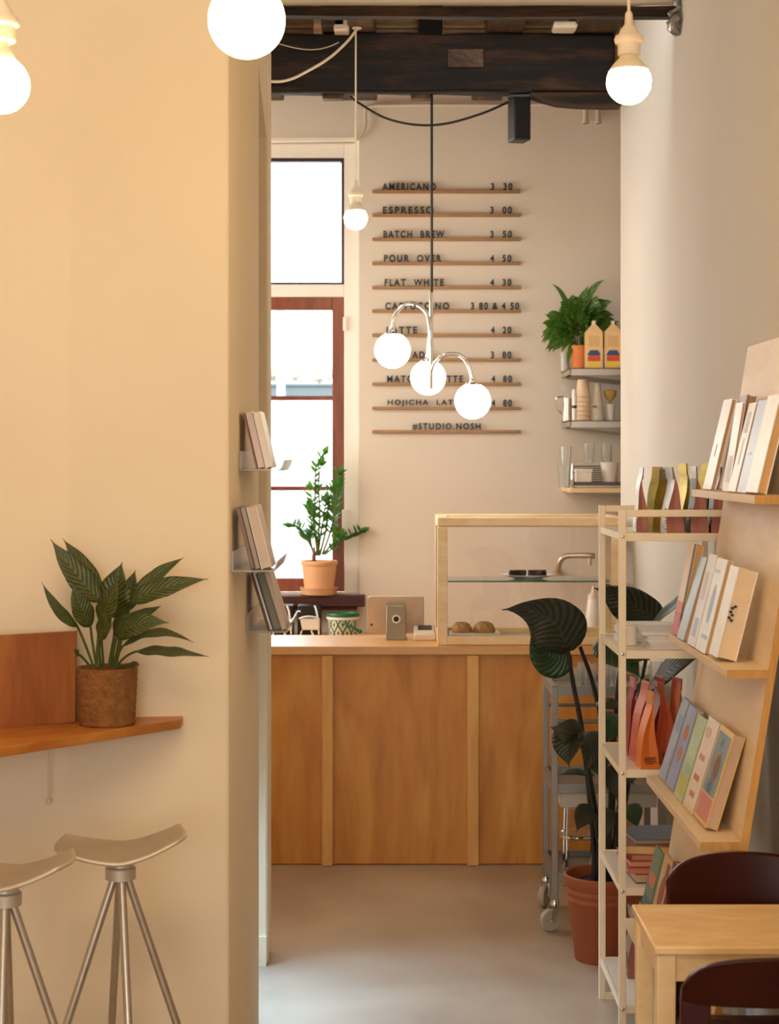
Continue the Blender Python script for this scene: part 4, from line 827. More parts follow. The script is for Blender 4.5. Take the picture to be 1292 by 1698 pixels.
wd_ = ['leftmost clear tumbler on top of the steel trolley', 'second clear tumbler from the left on the steel trolley', 'third clear tumbler from the left, right of the rack post', 'fourth clear tumbler beside the near rack post on the trolley', 'clear tumbler behind the orange coffee bags', 'rightmost clear tumbler behind the orange coffee bags', 'left tumbler of the back row on the trolley', 'right tumbler of the back row on the trolley']
for (x, D, h), lab in zip(gl, wd_): tumbler((xpx(x, D), D, .8795), .024, h*1.7, lab, 'tumblers on the steel trolley')
t = thing('wire_stand', 'round chrome wire stand on the lowest tray of the trolley', 'stand', (.71, 6.9, .19))
q = MB(); cx_, cy_ = .725, 6.9
for zz_, rr_ in ((.315, .075), (.43, .07)): q.tube([(cx_+rr_*math.cos(6.2832*j/28), cy_+rr_*math.sin(6.2832*j/28), zz_) for j in range(28)], .007, 8, closed=True)
q.build('rings', M['chrome'], t)
for k in range(4): a = R(45+90*k); MB().tube(spline([(cx_+.075*math.cos(a), cy_+.075*math.sin(a), .197), (cx_+.075*math.cos(a), cy_+.075*math.sin(a), .32), (cx_+.07*math.cos(a), cy_+.07*math.sin(a), .43)]), .006, 8).lathe([(.01, 0), (.01, .01)], (cx_+.075*math.cos(a), cy_+.075*math.sin(a), .1895), 12).build('leg', M['chrome'], t)
MB().lathe([(.07, 0), (.072, .004), (0, .006)], (cx_, cy_, .318), 32, cap=False).build('seat_disc', M['steel'], t)
for x, D, lab in ((1068, 7.45, 'left pale plank leaning on the counter behind the trolley'), (1090, 7.45, 'right pale plank leaning on the counter behind the trolley')):
    q = MB().extrude([(xpx(x-9, D), D, .002), (xpx(x+9, D), D, .002), (xpx(x+9, D), 7.735, .62), (xpx(x-9, D), 7.735, .62)], (0, .018, 0)); tag(q.build('wooden_plank', M['birch']), lab, 'plank', 'planks behind the trolley')

# ---------------------------------------------------------------- big leafy plant
D = 6.33; c = Vector((xpx(1001, D), D, 0))
t = thing('large_leafy_plant', 'tall dark-leaved plant in a terracotta pot behind the rack', 'potted plant', c)
r0, hz = .138, .298
MB().lathe([(.098, 0), (.1, .003), (.124, .205), (.129, .211), (.128, .219), (.1255, .223), (.127, .232), (.132, .238), (.131, .247), (.1285, .252), (.1345, .262), (.139, .272), (.142, .285), (.14, .297), (.134, .3), (.128, .295), (.124, .26), (0, .255)], c, 64, cap=False).build('pot', M['terracotta'], t)
MB().lathe([(.124, .262), (.06, .27), (0, .272)], c, 30, cap=False).build('soil', M['soil'], t)
tops = [((985, 1400), (968, 1230), (950, 1130), (942, 1078), 6.15), ((992, 1400), (1000, 1230), (985, 1140), (962, 1072), 6.35), ((1010, 1400), (1020, 1200), (1030, 1100), (1066, 1040), 6.4), ((1020, 1400), (1040, 1250), (1052, 1150), (1076, 1128), 6.25), ((1025, 1400), (1045, 1280), (1060, 1150), (1085, 1032), 6.45), ((996, 1420), (985, 1330), (975, 1270), (966, 1218), 6.1), ((1005, 1420), (1015, 1350), (1018, 1260), (1012, 1180), 6.3)]
for a, b, c2, d, DD in tops:
    P = spline([c+Vector((xpx(a[0], D)-c.x, 0, .262))*1.0, W(*a, D), W(*b, (D+DD)/2), W(*c2, DD), W(*d, DD)], 6)
    MB().tube(P, [.0115-.005*i/len(P) for i in range(len(P))], 8).build('stem', M['stem'], t)
LV = [  # base, ctrl, tip (px, depth), width px, normal, material, fold, curl
    ((941, 1080, 6.15), (928, 1000, 6.02), (832, 1011, 6.1), 96, (.3, -.72, -.6), 'banana', .3, .1),
    ((955, 1050, 6.42), (925, 1000, 6.45), (868, 1006, 6.5), 40, (0, -.6, .8), 'banana_g', .1, .1),
    ((944, 1082, 6.25), (905, 1112, 6.25), (880, 1036, 6.22), 70, (.1, -1, .1), 'banana_g', .1, .1),
    ((1090, 1030, 6.42), (1040, 990, 6.3), (985, 975, 6.35), 74, (-.15, -.85, -.45), 'banana', .3, .1),
    ((1020, 1000, 6.55), (1010, 978, 6.55), (992, 972, 6.5), 40, (0, -.7, .7), 'banana_g', .1, .1),
    ((1082, 1035, 6.2), (1118, 1005, 6.05), (1160, 968, 5.97), 26, (-.5, -.6, .6), 'banana_g', .25, .0),
    ((990, 1062, 6.38), (1030, 1075, 6.3), (1062, 1125, 6.25), 70, (.1, -.8, .6), 'banana_g', .15, .15),
    ((1020, 1085, 6.4), (1050, 1075, 6.3), (1078, 1095, 6.25), 62, (.0, -.9, .4), 'banana_g', .1, .1),
    ((1074, 1140, 6.2), (1095, 1108, 6.05), (1160, 1090, 5.97), 60, (.0, -.8, .6), 'banana', .15, .15),
    ((968, 1216, 6.1), (945, 1216, 6.02), (912, 1206, 6.05), 44, (.1, -.9, .2), 'banana', .1, .2),
    ((962, 1212, 6.1), (935, 1225, 6.02), (944, 1272, 6.02), 62, (-.5, -.8, .2), 'banana', .35, .1),
    ((968, 1216, 6.1), (992, 1225, 6.04), (968, 1282, 6.04), 66, (.5, -.8, .2), 'banana', .35, .1),
    ((1012, 1180, 6.3), (1018, 1200, 6.2), (1012, 1232, 6.2), 48, (.1, -.9, .3), 'banana_g', .1, .15),
    ((990, 1165, 6.3), (1012, 1162, 6.25), (1040, 1172, 6.3), 30, (0, -.6, .8), 'banana', .1, .2),
    ((1000, 1235, 6.2), (985, 1255, 6.15), (1000, 1292, 6.15), 46, (-.2, -.9, .3), 'banana_g', .1, .1),
    ((985, 1285, 6.2), (955, 1272, 6.12), (925, 1286, 6.1), 22, (0, -.5, .9), 'banana_g', .1, .2),
    ((1010, 1270, 6.25), (1020, 1290, 6.2), (1024, 1330, 6.2), 40, (.1, -.9, .2), 'banana', .15, .1),
    ((985, 1345, 6.2), (968, 1345, 6.12), (956, 1380, 6.1), 40, (-.2, -.9, .3), 'banana', .2, .1),
    ((1000, 1340, 6.25), (1006, 1360, 6.18), (1004, 1392, 6.18), 40, (.0, -.95, .2), 'banana', .2, .1),
    ((1030, 1340, 6.3), (1048, 1335, 6.2), (1058, 1376, 6.18), 46, (.2, -.9, .3), 'banana_g', .2, .1),
    ((990, 1392, 6.3), (1000, 1380, 6.25), (1003, 1405, 6.22), 20, (.0, -.9, .3), 'banana_g', .2, .1),
    ((1055, 1290, 6.35), (1040, 1275, 6.28), (1028, 1310, 6.26), 36, (.0, -.9, .3), 'banana', .2, .1)]
for b, k_, tp_, wpx, nr, mm, fo, cu in LV:
    q = MB(); leaf(q, [W(*b), W(*k_), W(*tp_)], wpx*6.2/F, nr, fo, cu, .04, nu=20, nv=8, peak=.7); q.build('leaf', M[mm], t, sharp=180, solid=.0008)

# ---------------------------------------------------------------- table and chairs
tb = thing('dining_table', 'small birch table in the bottom right corner', 'table', (.8, 3.92, 0))
TX0, TX1, TY0, TY1, TZ = .548, 1.035, 3.74, 4.10, .74
MB().box(TX0, TX1, TY0, TY1, TZ-.018, TZ).build('tabletop', M['table'], tb, bevel=.004)
MB().box(TX0+.045, TX1-.045, TY0+.014, TY0+.03, TZ-.075, TZ-.018).box(TX0+.045, TX1-.045, TY1-.03, TY1-.014, TZ-.075, TZ-.018).box(TX0+.014, TX0+.03, TY0+.045, TY1-.045, TZ-.075, TZ-.018).box(TX1-.03, TX1-.014, TY0+.045, TY1-.045, TZ-.075, TZ-.018).build('apron', M['case'], tb)
for x, sx in ((TX0+.006, 1), (TX1-.046, -1)):
    for y in (TY0+.006, TY1-.046):
        MB().hexa([(x+.003, y+.003, 0), (x+.034, y+.003, 0), (x+.034, y+.034, 0), (x+.003, y+.034, 0), (x, y, TZ-.018), (x+.04, y, TZ-.018), (x+.04, y+.04, TZ-.018), (x, y+.04, TZ-.018)]).build('leg', M['case'], tb, bevel=.003)
def chair(loc, rz, label, wdt=.36, zt1=.822, zt0=.724):
    t = thing('dining_chair', label, 'chair', loc, rz, 'dark maroon chairs at the birch table'); hw = wdt/2
    bk = MB()
    def surf(u, v, off):                                # curved backrest, concave towards the seat (+y)
        x = (u*2-1)*hw; top = zt1-.028*abs(u*2-1)**2.2-.034*abs(u*2-1)**9; z_ = zt0+(top-zt0)*v
        return Vector((x, .032*(1-(u*2-1)**2)*-1+off-.02*(v-.5), z_))
    n = 24; fr = [[surf(i/n, j/8, -.009) for j in range(9)] for i in range(n+1)]; bk_ = [[surf(i/n, j/8, .009) for j in range(9)] for i in range(n+1)]
    kf = [bk.add(r_) for r_ in fr]; kb = [bk.add(r_) for r_ in bk_]
    for i in range(n):
        for j in range(8):
            bk.face((kf[i]+j, kf[i+1]+j, kf[i+1]+j+1, kf[i]+j+1)); bk.face((kb[i]+j, kb[i]+j+1, kb[i+1]+j+1, kb[i+1]+j))
        bk.face((kf[i]+8, kf[i+1]+8, kb[i+1]+8, kb[i]+8)); bk.face((kf[i], kb[i], kb[i+1], kf[i+1]))
    for j in range(8):
        bk.face((kf[0]+j, kf[0]+j+1, kb[0]+j+1, kb[0]+j)); bk.face((kf[n]+j, kb[n]+j, kb[n]+j+1, kf[n]+j+1))
    bk.build('backrest', M['chair'], t, local=True, bevel=.005, seg=3)
    for s_ in (-1, 1):
        q = MB().hexa([(s_*hw-s_*.054, -.006, .43), (s_*hw, .004, .43), (s_*hw, .026, .43), (s_*hw-s_*.054, .014, .43), (s_*hw-s_*.056, -.012, zt0+.006), (s_*hw, -.004, zt0+.006), (s_*hw, .010, zt0+.006), (s_*hw-s_*.056, .002, zt0+.006)])
        if s_ < 0: q.v[0], q.v[1], q.v[2], q.v[3], q.v[4], q.v[5], q.v[6], q.v[7] = q.v[1], q.v[0], q.v[3], q.v[2], q.v[5], q.v[4], q.v[7], q.v[6]
        q.build('back_upright', M['chair'], t, local=True, bevel=.004)
        MB().tube([(s_*(hw-.03), .012, .44), (s_*(hw-.012), -.03, .0)], [.017, .011], 12).build('leg', M['chair'], t, local=True)
        MB().tube([(s_*(hw-.075), .27, .43), (s_*(hw-.06), .285, .0)], [.017, .011], 12).build('leg', M['chair'], t, local=True)
    st_ = MB(); n = 20
    def seat(u, v): return Vector(((u*2-1)*(hw-.012-.05*v), .02+.29*v, .447-.012*math.sin(math.pi*u)*math.sin(math.pi*v)))
    st_.grid(seat, 12, 12); st_.build('seat', M['chair'], t, local=True, solid=.018)
    return t
chair((.547+.185, 3.4, 0), 0, 'near dark maroon chair tucked under the birch table', .37)
chair((.647+.185, 4.225, 0), math.pi, 'far dark maroon chair between the birch table and the book display', .37, .822, .688)

# ---------------------------------------------------------------- bar shelf, stools, peace lily
ZB = 1.0826
br = thing('bar_shelf', 'orange-brown wooden bar shelf fixed to the left wall', 'shelf', (-1.0, 4.4, ZB))
MB().prism([(-.535, 4.69), (-.535, 4.62), (-.90, 4.17), (-1.3, 3.70), (-2.2, 3.60), (-2.2, 4.61), (-.83, 4.618), (-.83, 4.645)], ZB-.023, ZB).build('shelf_board', M['bar'], br, bevel=.002)
MB().extrude([W(-260, 1226, 4.33), W(-260, 1068, 4.33), W(125, 1047, 4.565), W(125, 1197.5, 4.565)], (0, .022, 0)).build('backsplash', M['splash'], br)
MB().tube([W(80, 1235, 4.58), W(80, 1326, 4.6)], .002, 6).lathe([(.003, 0), (.006, .004), (.005, .014)], W(80, 1334, 4.6), 10).build('pull_cord', M['cord'], br)
def stool(loc, rz, label):
    t = thing('bar_stool', label, 'bar stool', loc, rz, 'aluminium bar stools at the wall shelf')
    zs_ = .775; st_ = MB(); nU, nV = 28, 20
    def sf(u, v):
        a = (u*2-1); b = (v*2-1)
        x = a*.155*math.sqrt(max(0, 1-.22*b*b)); y = b*.085*math.sqrt(max(0, 1-.42*a*a))
        z_ = zs_+.043+.046*max(0, a)**1.6+.024*max(0, -a)**1.7-.006*max(0, -b)**2*(1-.6*abs(a))+.014*max(0, b)**2
        return Vector((x, y, z_))
    st_.grid(sf, nU, nV); st_.build('seat', M['aluminium'], t, local=True, solid=.010, sub=1, sharp=180)
    MB().lathe([(.03, zs_-.014), (.036, zs_-.012), (.036, zs_+.014), (.03, zs_+.018), (.026, zs_+.046)], (0, 0, 0), 28).lathe([(.012, zs_-.026), (.012, zs_-.018)], (0, 0, 0), 16).build('hub', M['aluminium'], t, local=True)
    for k in range(4):
        a = R(k*90+13); u = Vector((math.cos(a), math.sin(a), 0))
        l = MB().tube([u*.016+Vector((0, 0, zs_-.012)), u*.265+Vector((0, 0, .012))], .0095, 14).build('leg', M['steel'], t, local=True)
        MB().lathe([(.011, 0), (.013, .004), (.012, .02)], u*.268, 14).build('foot_cap', M['black'], l, local=True)
    return t
stool((xpx(200, 4.25), 4.25, 0), R(4), 'right aluminium bar stool with its whole saddle seat in view')
s2 = copy_tree([o for o in bpy.data.objects if o.get('label', '').startswith('right aluminium')][0]); s2.location = (xpx(12, 4.0)-.004, 4.0, 0); s2.rotation_euler = (0, 0, R(-6)); s2['label'] = 'left aluminium bar stool cut by the picture edge'
# peace lily in a basket
D = 4.545; c = Vector((xpx(178, D), D, ZB+.0008)); k = D/F
t = thing('peace_lily', 'green peace lily in a woven brown basket pot on the bar shelf', 'potted plant', c)
hb = (1203-1109)*k; prof = []
for i in range(25):
    s_ = i/24; prof.append(((46+4.3*s_)*k*(1+.012*math.sin(i*2.1)), hb*s_))
MB().lathe([(.0, 0)]+prof+[(47*k, hb+.001), (46*k, hb-.02), (0, hb-.022)], c, 56, cap=False).build('basket', M['basket'], t, sharp=180)
MB().lathe([(46*k, hb-.02), (20*k, hb-.012), (0, hb-.01)], c, 28, cap=False).build('soil', M['soil'], t)
LL = [((158, 1106), (165, 1040), (167, 996), (125, 955), (84, 894), 34, -.04), ((162, 1106), (168, 1040), (166, 990), (140, 940), (104, 893), 26, .03), ((155, 1106), (140, 1062), (128, 1038), (94, 1020), (69, 964), 15, -.08), ((160, 1106), (152, 1060), (150, 1038), (133, 1010), (120, 966), 27, -.06),
      ((182, 1106), (190, 1060), (191, 1024), (186, 980), (203, 932), 45, -.03), ((172, 1106), (168, 1060), (166, 1036), (180, 1000), (196, 960), 30, -.09), ((192, 1106), (210, 1020), (222, 985), (262, 948), (306, 924), 19, .0), ((190, 1106), (200, 1040), (214, 998), (272, 968), (346, 960), 28, -.04), ((186, 1106), (205, 1050), (214, 1012), (212, 980), (225, 945), 26, .03),
      ((190, 1106), (196, 1060), (206, 1028), (240, 1020), (268, 1004), 15, -.02), ((185, 1106), (188, 1075), (194, 1056), (225, 1025), (280, 1033), 30, -.09), ((188, 1106), (195, 1085), (203, 1072), (255, 1030), (322, 1066), 22, -.06), ((192, 1106), (208, 1084), (228, 1080), (280, 1078), (347, 1089), 23, -.05), ((180, 1106), (186, 1070), (190, 1052), (200, 1030), (232, 1022), 26, -.06), ((168, 1106), (164, 1080), (164, 1060), (176, 1030), (184, 1010), 24, -.08), ((150, 1106), (140, 1092), (132, 1086), (128, 1082), (122, 1076), 8, -.04), ((193, 1108), (205, 1102), (215, 1101), (225, 1100), (232, 1103), 7, -.05)]
for i, (b, s1, l0, l1, l2, wd, dz) in enumerate(LL):
    Da = D+dz*.3; Db = min(4.60, D+dz); Dc = min(4.60, D+dz*1.5)
    MB().tube(bez([W(*b, D), W(*s1, Da), W(*l0, Db)], 8), .0032, 7).build('leaf_stalk', M['stem_g'], t)
    q = MB(); nr = (.15 if l2[0] < 180 else -.15, -.8, .45) if i not in (11, 12) else (0, -.45, .9)
    leaf(q, [W(*l0, Db), W(*l1, Dc), W(*l2, Dc)], wd*1.32*k, nr, .2, .1, .09, nu=18, nv=6, peak=.72); q.build('leaf', M['lily'], t, sharp=180, solid=.0006)

# ---------------------------------------------------------------- acrylic shelves with booklets on the pier
AS = [(4.93, 5.33, 778, 464, 'uppermost clear acrylic shelf on the pier side'), (4.74, 5.20, 946, 452, 'middle clear acrylic shelf on the pier side'), (5.13, 5.52, 1047, 474, 'lowest clear acrylic shelf on the pier side')]
AB = [[((150, 70, 54), (196, 150, 120), .004, 'thin red booklet at the back of the uppermost acrylic shelf'), ((214, 182, 160), (222, 196, 170), .018, 'thick pinkish booklet on the uppermost acrylic shelf'), ((226, 208, 180), (234, 214, 180), .020, 'pale front booklet on the uppermost acrylic shelf')],
      [((104, 66, 48), (150, 120, 92), .010, 'dark brown booklet at the back of the middle acrylic shelf'), ((150, 128, 100), (176, 152, 122), .012, 'grey-brown booklet in the middle acrylic shelf'), ((222, 196, 164), (206, 178, 146), .028, 'thick pale booklet in front on the middle acrylic shelf')],
      [((86, 34, 26), (150, 96, 70), .006, 'dark red booklet at the back of the lowest acrylic shelf'), ((230, 222, 210), (226, 214, 196), .006, 'thin white booklet on the lowest acrylic shelf'), ((92, 86, 66), (140, 128, 98), .022, 'grey-green dotted book on the lowest acrylic shelf'), ((206, 176, 140), (214, 184, 148), .014, 'tan booklet in front on the lowest acrylic shelf')]]
for i, (Da, Db, yp, lipx, lab) in enumerate(AS):
    xw = -.4165+(Da-4.7)*.0205+.0012; z_ = zpx(yp, Da); xe = xpx(lipx, Da); e = .004
    t = thing('acrylic_shelf', lab, 'shelf', (xw, (Da+Db)/2, z_), 0, 'acrylic shelves on the pier')
    xw2 = xw+(Db-Da)*.0205
    q = MB().prism([(xw, Da), (xe, Da), (xe, Db), (xw2, Db)], z_-e, z_); q.build('tray', M['acrylic'], t, bevel=.001)
    MB().extrude([(xe, Da, z_-e), (xe, Db, z_-e), (xe+.012, Db, z_+.026), (xe+.012, Da, z_+.026)], (e, 0, 0)).build('front_lip', M['acrylic'], t)
    MB().extrude([(xw, Da, z_), (xw2, Db, z_), (xw2, Db, z_+.05), (xw, Da, z_+.05)], (e, 0, 0)).build('back_plate', M['acrylic'], t)
    hh = (.158, .168, .17)[i]; tl = R((13, 14, 17)[i]); xo = xw+.012+hh*math.sin(tl)-.004
    for (cv, pg, th, bl) in AB[i]:
        wv = Vector((-math.sin(tl), 0, math.cos(tl)))*hh; u = Vector((-math.cos(tl), 0, -math.sin(tl)))*th
        xo += th/math.cos(tl)+.0016
        book('booklet', bl, 'booklets on the acrylic shelves', (xo, Da+.02, z_+th*math.sin(tl)+.0006), u, (0, .17, 0), wv, cv, pg, [('o', .05+.11*k2, .12+.11*k2, .3+.06*k2, .34+.06*k2, (206, 200, 180)) for k2 in range(6)] if 'dotted' in bl else [], cat='booklet')

# ---------------------------------------------------------------- steel shelves on the back wall right of the menu
SX0, SX1, SY0 = .912, 1.9, 9.12
for zt3, lab, woodtop in ((2.205, 'top steel wall shelf holding the plant and cartons', 0), (1.941, 'middle steel wall shelf holding cups and jug', 0), (1.600, 'lowest wall shelf with a wooden board holding glasses', 1)):
    t = thing('wall_shelf', lab, 'shelf', (SX0+.4, 9.36, zt3), 0, 'wall shelves right of the menu')
    if woodtop:
        MB().box(SX0, SX1, SY0, BW-.002, zt3-.024, zt3).build('shelf_board', M['case'], t, bevel=.002)
        MB().extrude([(SX0+.02, SY0+.03, zt3-.024), (SX1, SY0+.03, zt3-.024), (SX1, SY0+.03, zt3-.10), (SX0+.02, SY0+.03, zt3-.034)], (0, .4, 0)).build('bracket', M['cart'], t)
    else:
        MB().box(SX0, SX1, SY0, BW-.002, zt3-.004, zt3).build('shelf_board', M['steel'], t)
        MB().box(SX0, SX1, SY0, SY0+.004, zt3-.036, zt3).box(SX0, SX0+.004, SY0, BW-.002, zt3-.03, zt3).build('shelf_edge', M['steel'], t)
        MB().extrude([(SX0+.03, SY0+.012, zt3-.02), (SX1, SY0+.012, zt3-.02), (SX1, SY0+.012, zt3-.14), (SX0+.03, SY0+.012, zt3-.036)], (0, .46, 0)).build('bracket', M['cart'], t)
ZT = 2.2056
# milk cartons
def carton(x, D, label):
    w_ = .088; c = Vector((x, D, ZT)); t = thing('drink_carton', label, 'carton', c, R(-4), 'cartons on the top wall shelf'); h1, h2 = .185, .222; h = w_/2
    MB().box(-h, h, -h, h, 0, h1).hexa([(-h, -h, h1), (h, -h, h1), (h, h, h1), (-h, h, h1), (-h*.25, -h*.82, h2), (h*.25, -h*.82, h2), (h*.25, h*.82, h2), (-h*.25, h*.82, h2)]).build('carton_body', cmat((238, 200, 142), .5), t, local=True)
    MB().box(-.008, .008, -h*.82, h*.82, h2-.002, h2+.02).build('top_fin', cmat((240, 220, 186), .5), t, local=True)
    def shape(nm_, P, c_): MB().extrude([(x_*h, -h-.0008, z__*h1) for x_, z__ in P], (0, .0008, 0)).build(nm_, cmat(c_, .5), t, local=True)
    shape('blue_band', [(-.72, .36), (.72, .36), (.72, .40), (.45, .50), (-.45, .50), (-.72, .40)], (38, 78, 130))
    shape('red_band', [(-.72, .2), (.72, .2), (.72, .34), (.4, .38), (-.4, .38), (-.72, .34)], (214, 84, 40))
    shape('yellow_band', [(-.72, .19), (.72, .19), (.7, .1), (.4, .03), (-.4, .03), (-.7, .1)], (246, 204, 70))
    shape('blue_mark', [(-.35, .2), (.35, .2), (.2, .235), (-.2, .235)], (60, 70, 110))
    MB().box(-h*.62, h*.62, -h-.0008, -h, h1*.6, h1*.9).build('text_panel', cmat((226, 184, 128), .5), t, local=True); return t
carton(xpx(985, 9.2), 9.21, 'left drink carton with a blue, red and yellow emblem on the top wall shelf')
carton(xpx(1016.5, 9.2), 9.21, 'right drink carton with a blue, red and yellow emblem on the top wall shelf')
c = Vector((xpx(965, 9.4), 9.37, ZT)); t = thing('bushy_fern', 'bushy green plant in an orange pot on the top wall shelf', 'potted plant', c)
MB().lathe([(.052, 0), (.07, .125), (.066, .127), (.062, .11), (0, .108)], c, 32, cap=False).build('pot', M['orange_pot'], t)
q = MB(); r_ = random.Random(9); top = c+Vector((0, 0, .12))
for i in range(170):
    a = r_.uniform(0, 6.2832); el = r_.uniform(-.5, 1.4); l = r_.uniform(.07, .13); d = Vector((math.cos(a)*math.cos(el), math.sin(a)*math.cos(el)*.62, math.sin(el)))
    rr_ = r_.uniform(.02, .115); p0 = top+Vector((-.012, 0, .085))+Vector((d.x*rr_*1.05, d.y*rr_, d.z*rr_*1.1)); d2 = (d+Vector((r_.uniform(-.6, .6), r_.uniform(-.3, .3), r_.uniform(-.5, .5)))).normalized()
    p1 = p0+d2*l*.55+Vector((0, 0, .02)); p2 = p0+d2*l+Vector((0, 0, r_.uniform(-.05, .02)))
    for p_ in (p0, p1, p2):
        p_.z = max(p_.z, ZT+.02); p_.y = min(p_.y, 9.56)
        if p_.z < ZT+.25 and p_.x > c.x-.0: p_.y = max(p_.y, 9.285)
    if (p0-p2).length < .03: continue
    leaf(q, [p0, p1, p2], r_.uniform(.04, .06), (r_.uniform(-.5, .5), -.8, .5), .12, .25, .15, nu=8, nv=4, peak=.8)
for i in range(14):
    a = i*.449; q.tube([top+Vector((math.cos(a)*.03, math.sin(a)*.03, -.01)), top+Vector((math.cos(a)*.06, math.sin(a)*.04, .11))], .0025, 5)
for (x0, y0), (x1, y1), (x2, y2), w_ in (((965, 520), (980, 470), (1004, 464), .03), ((945, 520), (935, 480), (914, 470), .022), ((950, 545), (920, 520), (903, 536), .015), ((950, 560), (925, 540), (903, 558), .05), ((955, 570), (940, 560), (919, 572), .025), ((950, 560), (944, 590), (940, 606), .02), ((985, 520), (1005, 500), (1016, 500), .03)):
    leaf(q, [W(x0, y0, 9.35), W(x1, y1, 9.32), W(x2, y2, 9.3)], w_*1.3, (0, -.9, .4), .1, .1, .1, nu=12, nv=4)
q.build('foliage', M['fern'], t, sharp=180)
tag(tumbler((xpx(937, 9.5), 9.5, ZT), .026, .105, 'pale glass vase at the left end of the top wall shelf', None, M['acrylic'], name='glass_vase'), 'pale glass vase at the left end of the top wall shelf', 'vase')
# middle shelf
ZM = 1.9416; D = 9.3
c = Vector((xpx(942, D), 9.3, ZM)); t = thing('milk_jug', 'steel milk jug with a looped handle on the middle wall shelf', 'jug', c)
MB().lathe([(.03, 0), (.031, .01), (.024, .075), (.027, .118), (.0255, .118), (.022, .075), (.028, .008), (0, .006)], c, 28, cap=False).build('jug_body', M['steel'], t)
MB().tube(spline([W(934, 658, D), W(925, 659, D), W(922, 664, D), W(924, 678, D), W(933, 687, D)]), .0035, 8).build('handle', M['chrome'], t)
tag(MB().extrude([W(931, 640, 9.45), W(940, 636, 9.45), W(946, 652, 9.45), W(944, 696.5, 9.45), W(934, 696.5, 9.45)], (0, .02, 0)).build('menu_card', M['acrylic']), 'translucent card standing behind the milk jug', 'card')
def cupstack(x, D, n, r, h, step, label, m, inverted=True):
    c = Vector((xpx(x, D), D, ZM)); 
    for i in range(n):
        z_ = ZM+i*step; q = MB().lathe([(r, 0), (r*1.07, .002), (r*1.07, .005), (r*.99, .007), (r*.72, h), (0, h)], (c.x, c.y, z_), 28, cap=False)
        tag(q.build('paper_cup', m), label % (('lowest', 'second', 'third', 'fourth', 'fifth', 'sixth', 'topmost')[i] if i < n-1 else 'topmost'), 'paper cup', 'paper cups on the middle wall shelf')
cupstack(967, 9.22, 6, .038, .092, .0235, '%s upside-down pale cup in the stack beside the milk jug', cmat((232, 204, 166), .5))
t = [o for o in bpy.data.objects if o.name.startswith('paper_cup')]
cc = Vector((xpx(967, 9.22), 9.22, 0))
c = Vector((xpx(952.5, 9.16), 9.16, ZM)); t = thing('tall_flask', 'slim white flask with a black band by the cup stack', 'flask', c)
MB().lathe([(.012, 0), (.0125, .14), (.009, .158)], c, 20).build('flask_body', M['white_cer'], t); MB().lathe([(.0131, 0), (.0131, .014)], c+Vector((0, 0, .062)), 20).build('black_band', M['black'], t)
c = Vector((xpx(991, 9.22), 9.22, ZM)); t = thing('paper_cone', 'tall pale paper cone with a black mark on the middle wall shelf', 'cone', c)
MB().lathe([(.038, 0), (.038, .004), (.016, .19), (0, .192)], c, 28, cap=False).build('cone_body', cmat((214, 200, 182), .6), t)
MB().box(c.x-.028, c.x-.006, c.y-.0335, c.y-.030, ZM+.068, ZM+.074).build('black_mark', M['black'], t)
c = Vector((xpx(1012, 9.25), 9.25, ZM)); t = thing('brush_holder', 'straw brush in a pale cup at the right of the middle wall shelf', 'brush', c)
MB().lathe([(.02, 0), (.026, .085), (.024, .085), (0, .01)], c, 24, cap=False).build('holder', M['white_cer'], t); MB().lathe([(.008, .02), (.008, .1), (.03, .125), (.034, .155), (0, .16)], c, 24, cap=False).build('brush_head', cmat((196, 158, 92), .9), t)
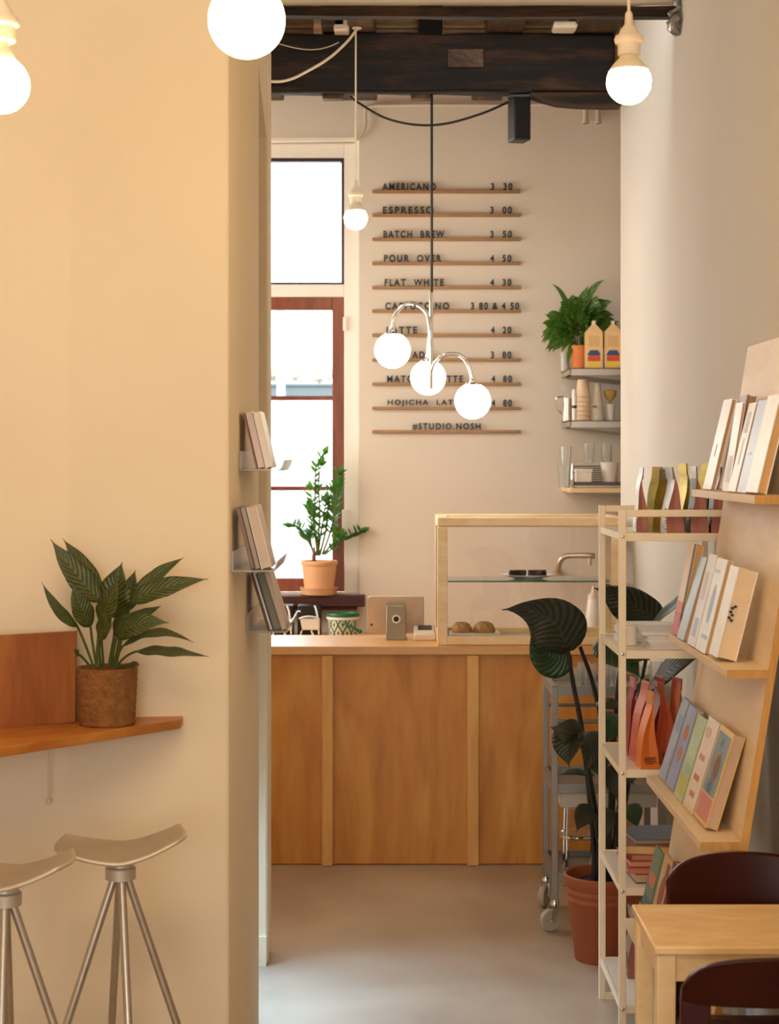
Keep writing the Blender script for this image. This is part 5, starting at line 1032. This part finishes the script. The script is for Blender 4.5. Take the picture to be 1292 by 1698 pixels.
# lowest wall shelf
ZL = 1.6006
def glassat(x, D, z_, r, h, lab): return tumbler((xpx(x, D), D, z_), r, h, lab, 'glasses on the lowest wall shelf')
glassat(936, 9.3, ZL, .034, .105, 'bottom glass of the leftmost stack of two on the lowest wall shelf'); glassat(938.5, 9.3, ZL+.1056, .031, .105, 'upper glass of the leftmost stack of two on the lowest wall shelf')
rk2 = thing('cup_rack', 'dark striped metal tray rack on the lowest wall shelf', 'rack', (xpx(985, 9.3), 9.3, ZL))
q = MB().box(xpx(946, 9.2), xpx(1034, 9.2), 9.17, 9.38, ZL, ZL+.012); q.build('tray', M['steel'], rk2, bevel=.002)
for k2 in range(9):
    MB().box(xpx(949, 9.2), xpx(1030, 9.2), 9.30, 9.305, ZL+.018+k2*.011, ZL+.023+k2*.011).build('bar', M['black'], rk2)
for x in (950, 1029): MB().box(xpx(x-1.5, 9.2), xpx(x+1.5, 9.2), 9.298, 9.307, ZL+.012, ZL+.125).build('upright', M['steel'], rk2)
MB().box(xpx(947, 9.2), xpx(1032, 9.2), 9.172, 9.178, ZL+.012, ZL+.03).build('front_plate', cmat((92, 82, 76), .4), rk2)
MB().box(xpx(950, 9.2), xpx(1029, 9.2), 9.30, 9.39, ZL+.118, ZL+.125).build('top_tray', M['steel'], rk2)
for x, lab in ((977, 'left glass standing on the metal rack'), (1006, 'right glass standing on the metal rack')): glassat(x, 9.345, ZL+.1255, .030, .1, lab)
t = thing('paper_box', 'white box on the front of the metal rack', 'box', (xpx(968, 9.2), 9.22, ZL+.0125))
MB().box(xpx(955, 9.2), xpx(981, 9.2), 9.182, 9.26, ZL+.0125, ZL+.095).build('box_body', cmat((238, 226, 206), .6), t, bevel=.003); MB().box(xpx(954, 9.2), xpx(982, 9.2), 9.179, 9.263, ZL+.078, ZL+.097).build('box_lid', M['white_cer'], t, bevel=.003)
c = Vector((xpx(1012, 9.2), 9.23, ZL+.0125)); t = tag(MB().lathe([(.03, 0), (.047, .115), (.05, .118), (.046, .118), (.028, .006), (0, .005)], c, 28, cap=False).build('white_cup', M['white_cer']), 'wide white cup at the right of the metal rack', 'cup')
tag(MB().lathe([(.008, 0), (.009, .004), (.0075, .1), (.002, .125)], (xpx(949, 9.15), 9.142, ZL), 16).build('frothing_wand', M['chrome']), 'slim steel wand standing at the left front of the lowest wall shelf', 'wand')
